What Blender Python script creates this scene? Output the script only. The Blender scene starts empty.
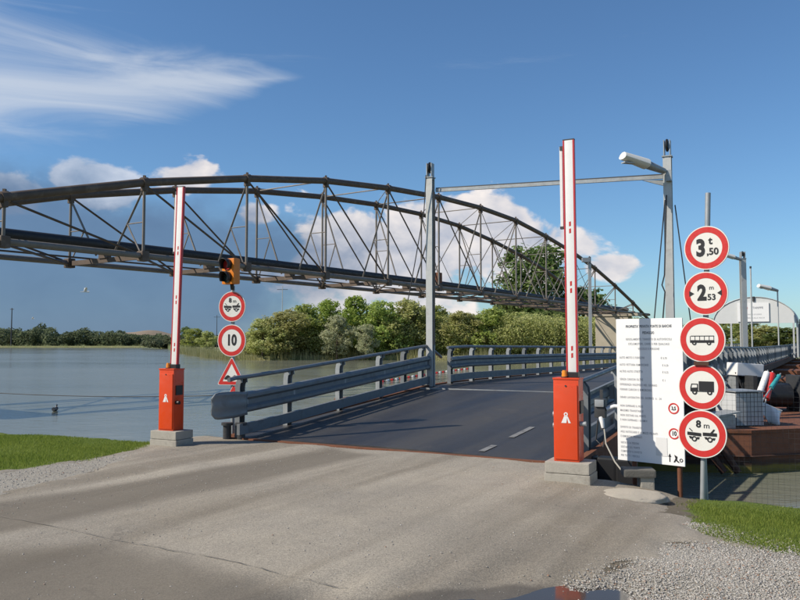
import bpy, bmesh, math, random
import numpy as np
from mathutils import Vector, Matrix, noise as mnoise
R = math.radians
sin, cos, PI = math.sin, math.cos, math.pi
random.seed(7); rng = np.random.default_rng(7)
scn = bpy.context.scene
COL = scn.collection

# ------------------------------------------------------------------ camera
FPX, CX, CY, HOR, HC = 780.0, 400.0, 300.0, 342.0, 1.65
PITCH = math.atan((HOR - CY) / FPX)
cam_d = bpy.data.cameras.new('camera'); cam = bpy.data.objects.new('camera', cam_d); COL.objects.link(cam)
cam_d.sensor_width = 36.0; cam_d.lens = 36.0 * FPX / 800.0
cam_d.clip_start = 0.1; cam_d.clip_end = 12000
cam.location = (0, 0, HC); cam.rotation_euler = (R(90) + PITCH, 0, 0)
scn.camera = cam

# ------------------------------------------------------------------ light
SUN_HEAD, SUN_EL = 75.0, 40.0          # heading the light travels towards, elevation
SUN_STRENGTH, SKY_STRENGTH, EXPOSURE = 4.0, 0.10, 0.42
sd = bpy.data.lights.new('sun', 'SUN'); sun = bpy.data.objects.new('sun', sd); COL.objects.link(sun)
sd.energy = SUN_STRENGTH; sd.angle = R(0.53); sd.color = (1.0, 0.91, 0.78)
trav = Vector((sin(R(SUN_HEAD)) * cos(R(SUN_EL)), cos(R(SUN_HEAD)) * cos(R(SUN_EL)), -sin(R(SUN_EL))))
sun.rotation_euler = trav.to_track_quat('-Z', 'Y').to_euler()
sun.location = (-30, -10, 30)
vs = scn.view_settings
vs.view_transform = 'Standard'; vs.look = 'None'; vs.exposure = EXPOSURE; vs.gamma = 1; vs.use_curve_mapping = False
cy = scn.cycles; cy.max_bounces = 5; cy.diffuse_bounces = 2; cy.glossy_bounces = 3; cy.transmission_bounces = 2; cy.transparent_max_bounces = 4; cy.use_denoising = True; cy.caustics_reflective = False; cy.caustics_refractive = False

# ------------------------------------------------------------------ node expression helper
class NT:
    def __init__(s, tree): s.t = tree; s.n = tree.nodes; s.l = tree.links
    def node(s, typ, **kw):
        nd = s.n.new(typ)
        for k, v in kw.items(): setattr(nd, k, v)
        return nd
    def put(s, sock, v):
        if isinstance(v, E): s.l.new(v.s, sock)
        elif isinstance(v, bpy.types.NodeSocket): s.l.new(v, sock)
        elif v is not None:
            if hasattr(sock.default_value, '__len__') and not hasattr(v, '__len__'): v = (v, v, v)
            if hasattr(v, '__len__') and sock.type == 'RGBA' and len(v) == 3: v = (*v, 1)
            sock.default_value = v
    def math(s, op, a, b=None, c=None, clamp=False):
        nd = s.node('ShaderNodeMath', operation=op, use_clamp=clamp)
        for i, v in enumerate((a, b, c)):
            if v is not None: s.put(nd.inputs[i], v)
        return E(s, nd.outputs[0])
    def sstep(s, x, lo, hi, a=0.0, b=1.0):
        nd = s.node('ShaderNodeMapRange', interpolation_type='SMOOTHSTEP')
        for i, v in enumerate((x, lo, hi, a, b)): s.put(nd.inputs[i], v)
        return E(s, nd.outputs[0])
    def lin(s, x, lo, hi, a=0.0, b=1.0):
        nd = s.node('ShaderNodeMapRange'); nd.clamp = True
        for i, v in enumerate((x, lo, hi, a, b)): s.put(nd.inputs[i], v)
        return E(s, nd.outputs[0])
    def mix(s, f, a, b, blend='MIX'):
        nd = s.node('ShaderNodeMix', data_type='RGBA', blend_type=blend)
        s.put(nd.inputs[0], f); s.put(nd.inputs[6], a); s.put(nd.inputs[7], b)
        return E(s, nd.outputs[2])
    def vec(s, x, y, z):
        nd = s.node('ShaderNodeCombineXYZ')
        for i, v in enumerate((x, y, z)): s.put(nd.inputs[i], v)
        return E(s, nd.outputs[0])
    def mapping(s, v, scale=(1, 1, 1), rot=(0, 0, 0), loc=(0, 0, 0)):
        nd = s.node('ShaderNodeMapping'); s.put(nd.inputs[0], v)
        nd.inputs[1].default_value = loc; nd.inputs[2].default_value = rot; nd.inputs[3].default_value = scale
        return E(s, nd.outputs[0])
    def noise(s, v, scale=1, detail=4, rough=0.55, dist=0.0):
        nd = s.node('ShaderNodeTexNoise'); s.put(nd.inputs['Vector'], v)
        nd.inputs['Scale'].default_value = scale; nd.inputs['Detail'].default_value = detail
        nd.inputs['Roughness'].default_value = rough; nd.inputs['Distortion'].default_value = dist
        return E(s, nd.outputs[0])
    def voro(s, v, scale=1, out=0, feature='F1'):
        nd = s.node('ShaderNodeTexVoronoi', feature=feature); s.put(nd.inputs['Vector'], v)
        nd.inputs['Scale'].default_value = scale
        return E(s, nd.outputs[out])
class E:
    def __init__(s, nt, sock): s.nt = nt; s.s = sock
    def __add__(a, b): return a.nt.math('ADD', a, b)
    def __radd__(a, b): return a.nt.math('ADD', b, a)
    def __sub__(a, b): return a.nt.math('SUBTRACT', a, b)
    def __rsub__(a, b): return a.nt.math('SUBTRACT', b, a)
    def __mul__(a, b): return a.nt.math('MULTIPLY', a, b)
    def __rmul__(a, b): return a.nt.math('MULTIPLY', b, a)
    def __truediv__(a, b): return a.nt.math('DIVIDE', a, b)

# ------------------------------------------------------------------ world: physical sky with clouds by direction
def build_world():
    w = bpy.data.worlds.new('World'); scn.world = w; w.use_nodes = True
    t = NT(w.node_tree); t.n.clear()
    out = t.node('ShaderNodeOutputWorld'); bg = t.node('ShaderNodeBackground')
    sky = t.node('ShaderNodeTexSky', sky_type='NISHITA'); sky.sun_disc = False
    sky.sun_elevation = R(SUN_EL); sky.sun_rotation = R(SUN_HEAD + 180)
    sky.air_density = 1.0; sky.dust_density = 0.35; sky.ozone_density = 3.0; sky.altitude = 0
    tc = t.node('ShaderNodeTexCoord'); sep = t.node('ShaderNodeSeparateXYZ'); t.l.new(tc.outputs['Generated'], sep.inputs[0])
    X, Y, Z = (E(t, sep.outputs[i]) for i in range(3))
    az = t.math('ARCTAN2', X, Y) * 57.29578
    el = t.math('ARCSINE', Z) * 57.29578
    p = t.vec(az, el * 1.5, 0.0)
    # billowy noise, and the same a little towards the sun for self-shading
    def billow(off):
        q = t.mapping(p, scale=(1, 1, 1), loc=off)
        return t.noise(q, 0.22, 5.5, 0.52, 0.25)
    n1 = billow((0, 0, 0)); n2 = billow((-0.9, 0.9, 0))
    blobs = [(0.5, 5.8, 9.4, 4.5), (4.6, 8.6, 6.0, 2.7), (-3.4, 7.6, 4.2, 2.2), (10.4, 6.8, 4.0, 2.1), (-4.6, 5.4, 4.4, 3.2), (14.8, 5.2, 2.4, 1.0),
             (-15.2, 11.8, 2.6, 1.6), (-22.0, 10.9, 3.2, 1.9), (-27.0, 9.8, 3.4, 1.6), (-10.6, 9.2, 1.6, 1.0),
             (-44, 9, 12, 2.6), (40, 4.0, 6, 1.2), (92, 7, 14, 3), (-100, 9, 16, 4), (150, 8, 18, 3)]
    def field(az_, el_):
        f = None
        for a, e, ra, re in blobs:
            dx = (az_ - a) * (1.0 / ra); dy = (el_ - e) * (1.0 / re)
            d = 1.0 - t.math('SQRT', dx * dx + dy * dy)
            f = d if f is None else t.math('MAXIMUM', f, d)
        return f
    f0 = field(az, el)
    dens = f0 + (n1 - 0.5) * 2.9
    cm = t.sstep(dens, 0.0, 0.30)
    shade = t.lin((n1 - n2) * 2.0 + (f0 * -0.35) + 0.62, 0.0, 1.0)
    # storm bank low on the left
    bank = t.sstep(az + (n1 - 0.5) * 10.0 + (el - 4.0) * -0.6, 1.0, -11.0) * t.sstep(az, -150.0, -110.0) * t.sstep(el + (n1 - 0.5) * 5.0 + t.math('MAXIMUM', az * 0.12, -4.0), 9.6, 5.6)
    # cirrus streak
    cen = 18.1 + t.math('MULTIPLY', az + 16.0, 0.09)
    hw = t.math('MAXIMUM', t.math('MULTIPLY', az + 6.5, -0.27), 0.02)
    cfield = 1.0 - t.math('ABSOLUTE', el - cen) / hw
    qs = t.mapping(p, scale=(0.07, 0.27, 1), rot=(0, 0, R(9)))
    ns = t.noise(qs, 1.0, 8, 0.55, 0.8)
    cir = t.sstep(cfield * 1.0 + (ns - 0.5) * 2.7, -0.1, 1.35) * t.sstep(el, 9.0, 13.0) * t.sstep(az, -6.8, -10.5)
    ns2 = t.noise(t.mapping(p, scale=(0.05, 0.22, 1), loc=(7, 3, 0)), 1.0, 7, 0.6, 0.5)
    veil = t.sstep(ns2, 0.62, 0.85) * t.sstep(el, 14.0, 24.0) * 0.25
    skyc = E(t, sky.outputs[0])
    skyc = t.mix(1.0, skyc, (0.60, 0.79, 0.93), 'MULTIPLY')
    c = t.mix(t.math('MAXIMUM', cir * 0.72, veil), skyc, (5.0, 5.4, 6.0))
    lft = t.sstep(az, -16.0, -19.0)
    cumul = t.mix(shade, t.mix(lft, (3.3, 3.6, 4.4), (1.7, 2.5, 3.8)), t.mix(lft, (7.9, 7.2, 6.7), (5.0, 5.4, 6.2)))
    c = t.mix(cm * 0.93, c, cumul)
    c = t.mix(bank * 0.86, c, t.mix(n1, (0.72, 1.25, 2.25), (1.15, 1.85, 2.95)))
    t.put(bg.inputs['Color'], c); bg.inputs['Strength'].default_value = SKY_STRENGTH
    t.l.new(bg.outputs[0], out.inputs[0])
build_world()

# ------------------------------------------------------------------ pixel to place
def ray(x, y):
    d = Vector(((x - CX) / FPX, 1.0, (CY - y) / FPX))
    return Matrix.Rotation(PITCH, 3, 'X') @ d
def at_depth(x, y, Y):
    d = ray(x, y); k = Y / d.y
    return Vector((d.x * k, Y, HC + d.z * k))
def on_z(x, y, z=0.0):
    d = ray(x, y); k = (z - HC) / d.z
    return Vector((d.x * k, d.y * k, z))
TH = R(29.0); U = Vector((sin(TH), cos(TH), 0)); V = Vector((cos(TH), -sin(TH), 0))
def RP(a, c, z=0.0):                     # a along the road, c across it from its centre line
    return U * a + V * (c - 6.05) + Vector((0, 0, z))
def to_road(p): return p.x * U.x + p.y * U.y, p.x * V.x + p.y * V.y + 6.05

# ------------------------------------------------------------------ mesh helpers
def link(name, me, mat=None, parent=None):
    o = bpy.data.objects.new(name, me); COL.objects.link(o)
    if mat is not None and me is not None and not me.materials: me.materials.append(mat)
    if parent is not None: o.parent = parent
    return o
def tag(o, label=None, cat=None, group=None, kind=None):
    if label: o['label'] = label
    if cat: o['category'] = cat
    if group: o['group'] = group
    if kind: o['kind'] = kind
    return o
def thing(name, label, cat, loc=(0, 0, 0), rz=0.0, group=None):
    o = bpy.data.objects.new(name, None); COL.objects.link(o)
    o.location = loc; o.rotation_euler = (0, 0, rz); o.empty_display_size = 0.2
    return tag(o, label, cat, group)
class MB:
    def __init__(s): s.v = []; s.f = []
    def add(s, vs_, fs_):
        b = len(s.v); s.v += [tuple(q) for q in vs_]; s.f += [tuple(b + i for i in f) for f in fs_]; return s
    def box(s, c, d, rz=0.0, rx=0.0, ry=0.0):
        M = Matrix.Translation(c) @ Matrix.Rotation(rz, 4, 'Z') @ Matrix.Rotation(ry, 4, 'Y') @ Matrix.Rotation(rx, 4, 'X')
        h = [q / 2 for q in d]
        vv = [M @ Vector((sx * h[0], sy * h[1], sz * h[2])) for sx in (-1, 1) for sy in (-1, 1) for sz in (-1, 1)]
        return s.add(vv, [(0, 1, 3, 2), (4, 6, 7, 5), (0, 4, 5, 1), (2, 3, 7, 6), (0, 2, 6, 4), (1, 5, 7, 3)])
    def bbox(s, c, d, b=0.01, rz=0.0):          # bevelled box
        bm = bmesh.new(); bmesh.ops.create_cube(bm, size=1.0)
        bmesh.ops.scale(bm, vec=d, verts=bm.verts)
        bmesh.ops.bevel(bm, geom=bm.edges[:], offset=b, segments=2, affect='EDGES', profile=0.7)
        M = Matrix.Translation(c) @ Matrix.Rotation(rz, 4, 'Z')
        bm.verts.index_update()
        s.add([M @ q.co for q in bm.verts], [[q.index for q in f.verts] for f in bm.faces]); bm.free(); return s
    def tube(s, pts, r, n=8, cap=True, r2=None):
        pts = [Vector(q) for q in pts]; m = len(pts); rings = []; up = None
        for i, q in enumerate(pts):
            d = (pts[min(i + 1, m - 1)] - pts[max(i - 1, 0)]).normalized()
            if up is None: up = Vector((0, 0, 1)) if abs(d.z) < 0.9 else Vector((0, 1, 0))
            a = d.cross(up).normalized(); b = a.cross(d).normalized(); up = b
            rr = r if r2 is None else r + (r2 - r) * i / max(1, m - 1)
            rings.append([q + a * (rr * cos(2 * PI * k / n)) + b * (rr * sin(2 * PI * k / n)) for k in range(n)])
        vv = [q for rg in rings for q in rg]
        ff = [(i * n + k, i * n + (k + 1) % n, (i + 1) * n + (k + 1) % n, (i + 1) * n + k) for i in range(m - 1) for k in range(n)]
        if cap: ff += [tuple(range(n - 1, -1, -1)), tuple((m - 1) * n + k for k in range(n))]
        return s.add(vv, ff)
    def sweep(s, prof, path, cap=True, side=None):   # prof: (n, z) closed loop, n sideways (to the right of the path)
        path = [Vector(q) for q in path]; m = len(path); n = len(prof); vv = []
        for i, q in enumerate(path):
            d = path[min(i + 1, m - 1)] - path[max(i - 1, 0)]
            if side is None:
                nn = Vector((d.y, -d.x, 0)).normalized(); zz = Vector((0, 0, 1))
            else: nn = Vector(side).normalized(); zz = nn.cross(d).normalized()
            vv += [q + nn * a + zz * b for a, b in prof]
        ff = [(i * n + k, (i + 1) * n + k, (i + 1) * n + (k + 1) % n, i * n + (k + 1) % n) for i in range(m - 1) for k in range(n)]
        if cap: ff += [tuple(range(n)), tuple((m - 1) * n + k for k in range(n - 1, -1, -1))]
        return s.add(vv, ff)
    def disk(s, c, r, n=40, y=0.0, r0=0.0):      # in the XZ plane facing -Y
        c = Vector(c)
        o = [c + Vector((r * cos(2 * PI * k / n), y, r * sin(2 * PI * k / n))) for k in range(n)]
        if r0 <= 0: return s.add(o, [tuple(range(n))])
        i_ = [c + Vector((r0 * cos(2 * PI * k / n), y, r0 * sin(2 * PI * k / n))) for k in range(n)]
        return s.add(o + i_, [(k, (k + 1) % n, n + (k + 1) % n, n + k) for k in range(n)])
    def poly(s, pts, y=0.0):                     # flat polygon in XZ
        return s.add([(a, y, b) for a, b in pts], [tuple(range(len(pts)))])
    def prism(s, pts, z0, z1):                   # outline in XY
        n = len(pts); vv = [(a, b, z0) for a, b in pts] + [(a, b, z1) for a, b in pts]
        return s.add(vv, [tuple(range(n - 1, -1, -1)), tuple(range(n, 2 * n))] + [(k, (k + 1) % n, n + (k + 1) % n, n + k) for k in range(n)])
    def mesh(s, name, smooth=False, ang=None):
        me = bpy.data.meshes.new(name); me.from_pydata([tuple(q) for q in s.v], [], s.f); me.validate()
        bm = bmesh.new(); bm.from_mesh(me); bmesh.ops.recalc_face_normals(bm, faces=bm.faces); bm.to_mesh(me); bm.free()
        if smooth:
            me.polygons.foreach_set('use_smooth', [True] * len(me.polygons))
            if ang: me.set_sharp_from_angle(angle=R(ang))
        me.update(); return me
    def build(s, name, mat, parent=None, smooth=False, ang=40):
        return link(name, s.mesh(name, smooth, ang), mat, parent)
def grid_mesh(name, P):
    h, w = P.shape[:2]; me = bpy.data.meshes.new(name)
    idx = np.arange(h * w).reshape(h, w)
    f = np.stack([idx[:-1, :-1], idx[:-1, 1:], idx[1:, 1:], idx[1:, :-1]], -1).reshape(-1, 4)
    me.from_pydata(P.reshape(-1, 3).tolist(), [], f.tolist())
    me.polygons.foreach_set('use_smooth', [True] * len(me.polygons)); me.update(); return me
def tris_mesh(name, V3):                         # V3: (n, k, 3) separate k-gons
    n, k = V3.shape[:2]; me = bpy.data.meshes.new(name)
    me.vertices.add(n * k); me.vertices.foreach_set('co', V3.reshape(-1).astype(np.float32))
    me.loops.add(n * k); me.loops.foreach_set('vertex_index', np.arange(n * k, dtype=np.int32))
    me.polygons.add(n); me.polygons.foreach_set('loop_start', np.arange(0, n * k, k, dtype=np.int32))
    me.update(calc_edges=True); me.validate(); return me
def text_mb(mb, s, size, x, z, y=-0.003, bold=0.0, align='CENTER', sx=1.0, sp=1.0):
    cu = bpy.data.curves.new('t', 'FONT'); cu.body = s; cu.size = size; cu.align_x = align; cu.align_y = 'CENTER'; cu.offset = bold; cu.resolution_u = 3; cu.space_character = sp
    o = bpy.data.objects.new('t', cu); COL.objects.link(o)
    dg = bpy.context.evaluated_depsgraph_get(); me = bpy.data.meshes.new_from_object(o.evaluated_get(dg))
    mb.add([(x + q.co.x * sx, y, z + q.co.y) for q in me.vertices], [tuple(f.vertices) for f in me.polygons])
    bpy.data.objects.remove(o); bpy.data.curves.remove(cu); bpy.data.meshes.remove(me)

# ------------------------------------------------------------------ materials
def mat(name, col, rough=0.6, metal=0.0, var=0.0, vscale=6.0, bump=0.0, bscale=40.0, col2=None, spec=0.5, stain=None, stain_scale=3.0, stain_amt=0.5):
    m = bpy.data.materials.new(name); m.use_nodes = True; t = NT(m.node_tree)
    b = t.n['Principled BSDF']; b.inputs['Roughness'].default_value = rough; b.inputs['Metallic'].default_value = metal
    b.inputs['Specular IOR Level'].default_value = spec
    tc = t.node('ShaderNodeTexCoord'); co = E(t, tc.outputs['Object'])
    c = None
    if var > 0 or col2:
        n = t.noise(co, vscale, 6, 0.6)
        if col2: c = t.mix(t.sstep(n, 0.38, 0.62), col, col2)
        else: c = t.mix(n, tuple(q * (1 - var) for q in col), tuple(min(1, q * (1 + var)) for q in col))
    if stain:
        n3 = t.noise(co, stain_scale, 7, 0.68)
        c = t.mix(t.sstep(n3, 0.52, 0.68) * stain_amt, c if c else col, stain)
    t.put(b.inputs['Base Color'], c if c else col)
    if var > 0: t.put(b.inputs['Roughness'], t.lin(t.noise(co, vscale * 2.3, 4), 0.3, 0.7, max(0.05, rough - 0.12), min(1, rough + 0.12)))
    if bump > 0:
        bn = t.node('ShaderNodeBump'); bn.inputs['Strength'].default_value = bump; bn.inputs['Distance'].default_value = 0.01
        t.put(bn.inputs['Height'], t.noise(co, bscale, 5, 0.65)); t.l.new(bn.outputs[0], b.inputs['Normal'])
    return m
M = {}
M['galv'] = mat('galvanised steel', (0.33, 0.35, 0.36), 0.5, 0.35, 0.22, 5, stain=(0.16, 0.15, 0.14), stain_amt=0.35)
M['galv_light'] = mat('pale galvanised steel', (0.48, 0.49, 0.48), 0.5, 0.2, 0.18, 3, stain=(0.25, 0.22, 0.19), stain_amt=0.4)
M['rail'] = mat('weathered guardrail steel', (0.185, 0.20, 0.21), 0.5, 0.3, 0.25, 3, stain=(0.09, 0.075, 0.065), stain_amt=0.45)
M['truss'] = mat('brown painted old steel', (0.105, 0.075, 0.055), 0.65, 0.1, 0.3, 1.6, stain=(0.20, 0.15, 0.11), stain_amt=0.6, stain_scale=1.3)
M['truss_grey'] = mat('grey painted old steel', (0.19, 0.17, 0.15), 0.65, 0.1, 0.3, 1.4, stain=(0.13, 0.085, 0.06), stain_amt=0.6, stain_scale=1.1)
M['pipe'] = mat('near black pipe', (0.018, 0.018, 0.02), 0.55, 0, 0.3, 2)  # one near-black tone along the whole pipe
M['rust'] = mat('rusty steel', (0.17, 0.065, 0.032), 0.85, 0.1, 0.35, 4, bump=0.3, bscale=30, stain=(0.08, 0.035, 0.02), stain_amt=0.6)
M['rust_dark'] = mat('dark rusty steel', (0.075, 0.035, 0.022), 0.85, 0.1, 0.35, 4)
M['orange'] = mat('orange red powder coat', (0.66, 0.062, 0.012), 0.38, 0, 0.06, 4, stain=(0.5, 0.07, 0.025), stain_amt=0.3)
M['white'] = mat('white paint', (0.78, 0.77, 0.75), 0.4, 0, 0.05, 8, stain=(0.6, 0.58, 0.54), stain_amt=0.3)
M['board_white'] = mat('white sign board', (0.80, 0.80, 0.79), 0.45, 0, 0.03, 3, stain=(0.7, 0.69, 0.66), stain_amt=0.4)
M['red'] = mat('sign red', (0.55, 0.028, 0.024), 0.4, 0, 0.08, 9)
M['arm_red'] = mat('arm red strip', (0.50, 0.03, 0.035), 0.4)
M['sign_white'] = mat('sign white', (0.72, 0.71, 0.66), 0.42, 0, 0.04, 9, stain=(0.6, 0.57, 0.5), stain_amt=0.35)
M['ink'] = mat('sign black', (0.012, 0.012, 0.014), 0.5)
M['faded_ink'] = mat('faded grey lettering', (0.27, 0.28, 0.30), 0.6)
M['black'] = mat('black plastic', (0.016, 0.016, 0.017), 0.45)
M['dark'] = mat('dark grey steel', (0.05, 0.052, 0.055), 0.55, 0.2, 0.25, 6)
M['amber'] = mat('amber lens', (0.75, 0.25, 0.015), 0.2)
M['signal'] = mat('signal housing orange', (0.68, 0.20, 0.012), 0.4, 0, 0.08, 10)
M['lens_red'] = mat('red signal lens', (0.30, 0.015, 0.012), 0.15)
M['lens_green'] = mat('dark green signal lens', (0.006, 0.014, 0.012), 0.25)
M['concrete'] = mat('weathered concrete', (0.36, 0.335, 0.285), 0.9, 0, 0.2, 7, bump=0.5, bscale=60, stain=(0.22, 0.2, 0.17), stain_amt=0.6, stain_scale=5)
M['concrete_dark'] = mat('darker concrete', (0.12, 0.115, 0.10), 0.9, 0, 0.3, 9, bump=0.6, bscale=50)  # darker tone for the cap slab of the block
M['pier'] = mat('pale pier concrete', (0.36, 0.32, 0.25), 0.9, 0, 0.2, 0.8)
M['sand'] = mat('pale sandy mortar', (0.40, 0.36, 0.29), 0.95, 0, 0.14, 9, bump=0.7, bscale=45)
M['cable'] = mat('dark cable', (0.03, 0.03, 0.032), 0.6)
M['white_cable'] = mat('pale cable', (0.34, 0.32, 0.27), 0.6)
M['leaf'] = {}
def leaf_mat(name, c1, c2):
    m = bpy.data.materials.new(name); m.use_nodes = True; t = NT(m.node_tree); b = t.n['Principled BSDF']
    g = t.node('ShaderNodeNewGeometry'); oi = t.node('ShaderNodeObjectInfo')
    r = E(t, g.outputs['Random Per Island'])
    tc = t.node('ShaderNodeTexCoord'); n = t.noise(E(t, tc.outputs['Object']), 0.7, 3)
    c = t.mix(t.sstep(r * 0.55 + n * 0.6, 0.25, 0.85), c1, c2)
    hs = t.node('ShaderNodeHueSaturation'); t.put(hs.inputs['Color'], c)
    t.put(hs.inputs['Hue'], t.lin(E(t, oi.outputs['Random']), 0, 1, 0.485, 0.515)); t.put(hs.inputs['Value'], t.lin(E(t, oi.outputs['Random']), 0, 1, 0.85, 1.15))
    t.l.new(hs.outputs[0], b.inputs['Base Color']); b.inputs['Roughness'].default_value = 0.6
    b.inputs['Specular IOR Level'].default_value = 0.25
    tr = t.node('ShaderNodeBsdfTranslucent'); t.l.new(hs.outputs[0], tr.inputs[0])
    ad = t.node('ShaderNodeMixShader'); ad.inputs[0].default_value = 0.5
    t.l.new(b.outputs[0], ad.inputs[1]); t.l.new(tr.outputs[0], ad.inputs[2])
    t.l.new(ad.outputs[0], t.n['Material Output'].inputs[0]); return m
LEAF = {'mid': leaf_mat('mid green leaves', (0.27, 0.34, 0.07), (0.46, 0.51, 0.16)),
        'olive': leaf_mat('olive green leaves', (0.33, 0.36, 0.10), (0.56, 0.56, 0.25)),
        'bright': leaf_mat('fresh green leaves', (0.23, 0.35, 0.055), (0.40, 0.52, 0.12)),
        'dark': leaf_mat('dark green leaves', (0.095, 0.145, 0.04), (0.22, 0.275, 0.09)),
        'pale': leaf_mat('pale silvery leaves', (0.36, 0.39, 0.21), (0.57, 0.57, 0.37)),
        'far': leaf_mat('distant leaves', (0.09, 0.12, 0.066), (0.165, 0.19, 0.105))}
M['bark'] = mat('bark', (0.085, 0.068, 0.05), 0.9, 0, 0.3, 3)

# near ground: soil and grass base
def soil_material():
    m = bpy.data.materials.new('grassy soil'); m.use_nodes = True; t = NT(m.node_tree); b = t.n['Principled BSDF']
    tc = t.node('ShaderNodeTexCoord'); co = E(t, tc.outputs['Object'])
    at = t.node('ShaderNodeAttribute', attribute_name='grass'); g = E(t, at.outputs['Fac'])
    n = t.noise(co, 1.7, 6, 0.65); n2 = t.noise(co, 38, 4, 0.7)
    soil = t.mix(n, (0.085, 0.07, 0.05), (0.20, 0.175, 0.13))
    grs = t.mix(n2, (0.07, 0.11, 0.018), (0.15, 0.19, 0.04))
    grav = t.mix(t.voro(co, 42, 1), (0.25, 0.228, 0.19), (0.37, 0.345, 0.295))
    ga = t.node('ShaderNodeAttribute', attribute_name='gravel')
    c = t.mix(t.sstep(E(t, ga.outputs['Fac']) + (n - 0.5) * 0.5, 0.3, 0.6), soil, grav)
    c = t.mix(t.sstep(g + (n - 0.5) * 0.5, 0.3, 0.6), c, grs)
    sx = t.node('ShaderNodeSeparateXYZ'); t.put(sx.inputs[0], co)
    c = t.mix(t.sstep(E(t, sx.outputs[2]), -0.75, -0.95), c, (0.07, 0.062, 0.042))
    t.put(b.inputs['Base Color'], c); b.inputs['Roughness'].default_value = 0.95; b.inputs['Specular IOR Level'].default_value = 0.2
    bn = t.node('ShaderNodeBump'); bn.inputs['Strength'].default_value = 0.8; bn.inputs['Distance'].default_value = 0.02
    t.put(bn.inputs['Height'], t.noise(co, 30, 6, 0.7)); t.l.new(bn.outputs[0], b.inputs['Normal']); return m
def asphalt_material():
    m = bpy.data.materials.new('dusty worn asphalt'); m.use_nodes = True; t = NT(m.node_tree); b = t.n['Principled BSDF']
    tc = t.node('ShaderNodeTexCoord'); co = E(t, tc.outputs['Object'])
    # wheel tracks run along the road: rotate so that x is across it
    rc = t.mapping(co, rot=(0, 0, TH))
    tracks = t.noise(t.mapping(rc, scale=(1.25, 0.06, 1), loc=(3.1, 0, 0)), 1.0, 4, 0.55, 0.5)
    big = t.noise(co, 0.55, 5, 0.6); mid = t.noise(co, 4.5, 6, 0.65)
    fine = t.noise(co, 190, 3, 0.75); st = t.voro(co, 120, 1); huge = t.noise(co, 0.22, 4, 0.55)
    c = t.mix(t.sstep(tracks, 0.34, 0.64), (0.205, 0.178, 0.137), (0.345, 0.308, 0.248))
    c = t.mix(t.sstep(big, 0.42, 0.68) * 0.6, c, (0.27, 0.245, 0.205))
    c = t.mix(t.sstep(mid, 0.55, 0.75) * 0.35, c, (0.39, 0.355, 0.30))
    c = t.mix(t.sstep(mid, 0.45, 0.25) * 0.3, c, (0.15, 0.132, 0.105))
    c = t.mix(t.sstep(huge, 0.46, 0.62) * 0.5, c, (0.21, 0.19, 0.158))
    sp = t.noise(co, 9.0, 5, 0.7); c = t.mix(t.sstep(sp, 0.68, 0.76) * 0.35, c, (0.12, 0.105, 0.085))
    at = t.node('ShaderNodeAttribute', attribute_name='damp'); dm = E(t, at.outputs['Fac'])
    c = t.mix(0.55, c, t.mix(1.0, c, t.mix(t.sstep(st, 0.1, 0.95), (0.62, 0.62, 0.62), (1.5, 1.47, 1.42)), 'MULTIPLY'))
    c = t.mix(0.5, c, t.mix(1.0, c, t.mix(fine, (0.55, 0.55, 0.55), (1.45, 1.45, 1.45)), 'MULTIPLY'))
    sa = t.node('ShaderNodeAttribute', attribute_name='stain'); c = t.mix(t.sstep(E(t, sa.outputs['Fac']) + (mid - 0.5) * 0.35 + (big - 0.5) * 0.5, 0.15, 0.95) * 0.68, c, (0.115, 0.097, 0.072))
    # hairline cracks
    wob = t.noise(co, 1.1, 5, 0.6)
    ck = t.voro(t.mapping(t.vec(E(t, t_sep(t, co)[0]) + wob * 1.1, E(t, t_sep(t, co)[1]) + wob * 0.9, 0.0), scale=(0.36, 0.3, 1)), 1.0, 0, 'DISTANCE_TO_EDGE')
    c = t.mix(t.sstep(ck, 0.007, 0.0) * 0.3 * t.sstep(big, 0.5, 0.6), c, (0.075, 0.065, 0.055))
    c = t.mix(t.sstep(dm + (mid - 0.5) * 0.6, 0.35, 0.7) * 0.75, c, (0.085, 0.075, 0.062))
    t.put(b.inputs['Base Color'], c); t.put(b.inputs['Roughness'], t.lin(dm, 0.4, 1.0, 0.88, 0.6)); b.inputs['Specular IOR Level'].default_value = 0.3
    bn = t.node('ShaderNodeBump'); bn.inputs['Strength'].default_value = 0.5; bn.inputs['Distance'].default_value = 0.008
    t.put(bn.inputs['Height'], fine * 0.8 + t.noise(co, 45, 4, 0.7) * 0.5 + mid * 0.6); t.l.new(bn.outputs[0], b.inputs['Normal']); return m
def t_sep(t, v):
    s = t.node('ShaderNodeSeparateXYZ'); t.put(s.inputs[0], v); return s.outputs
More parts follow.
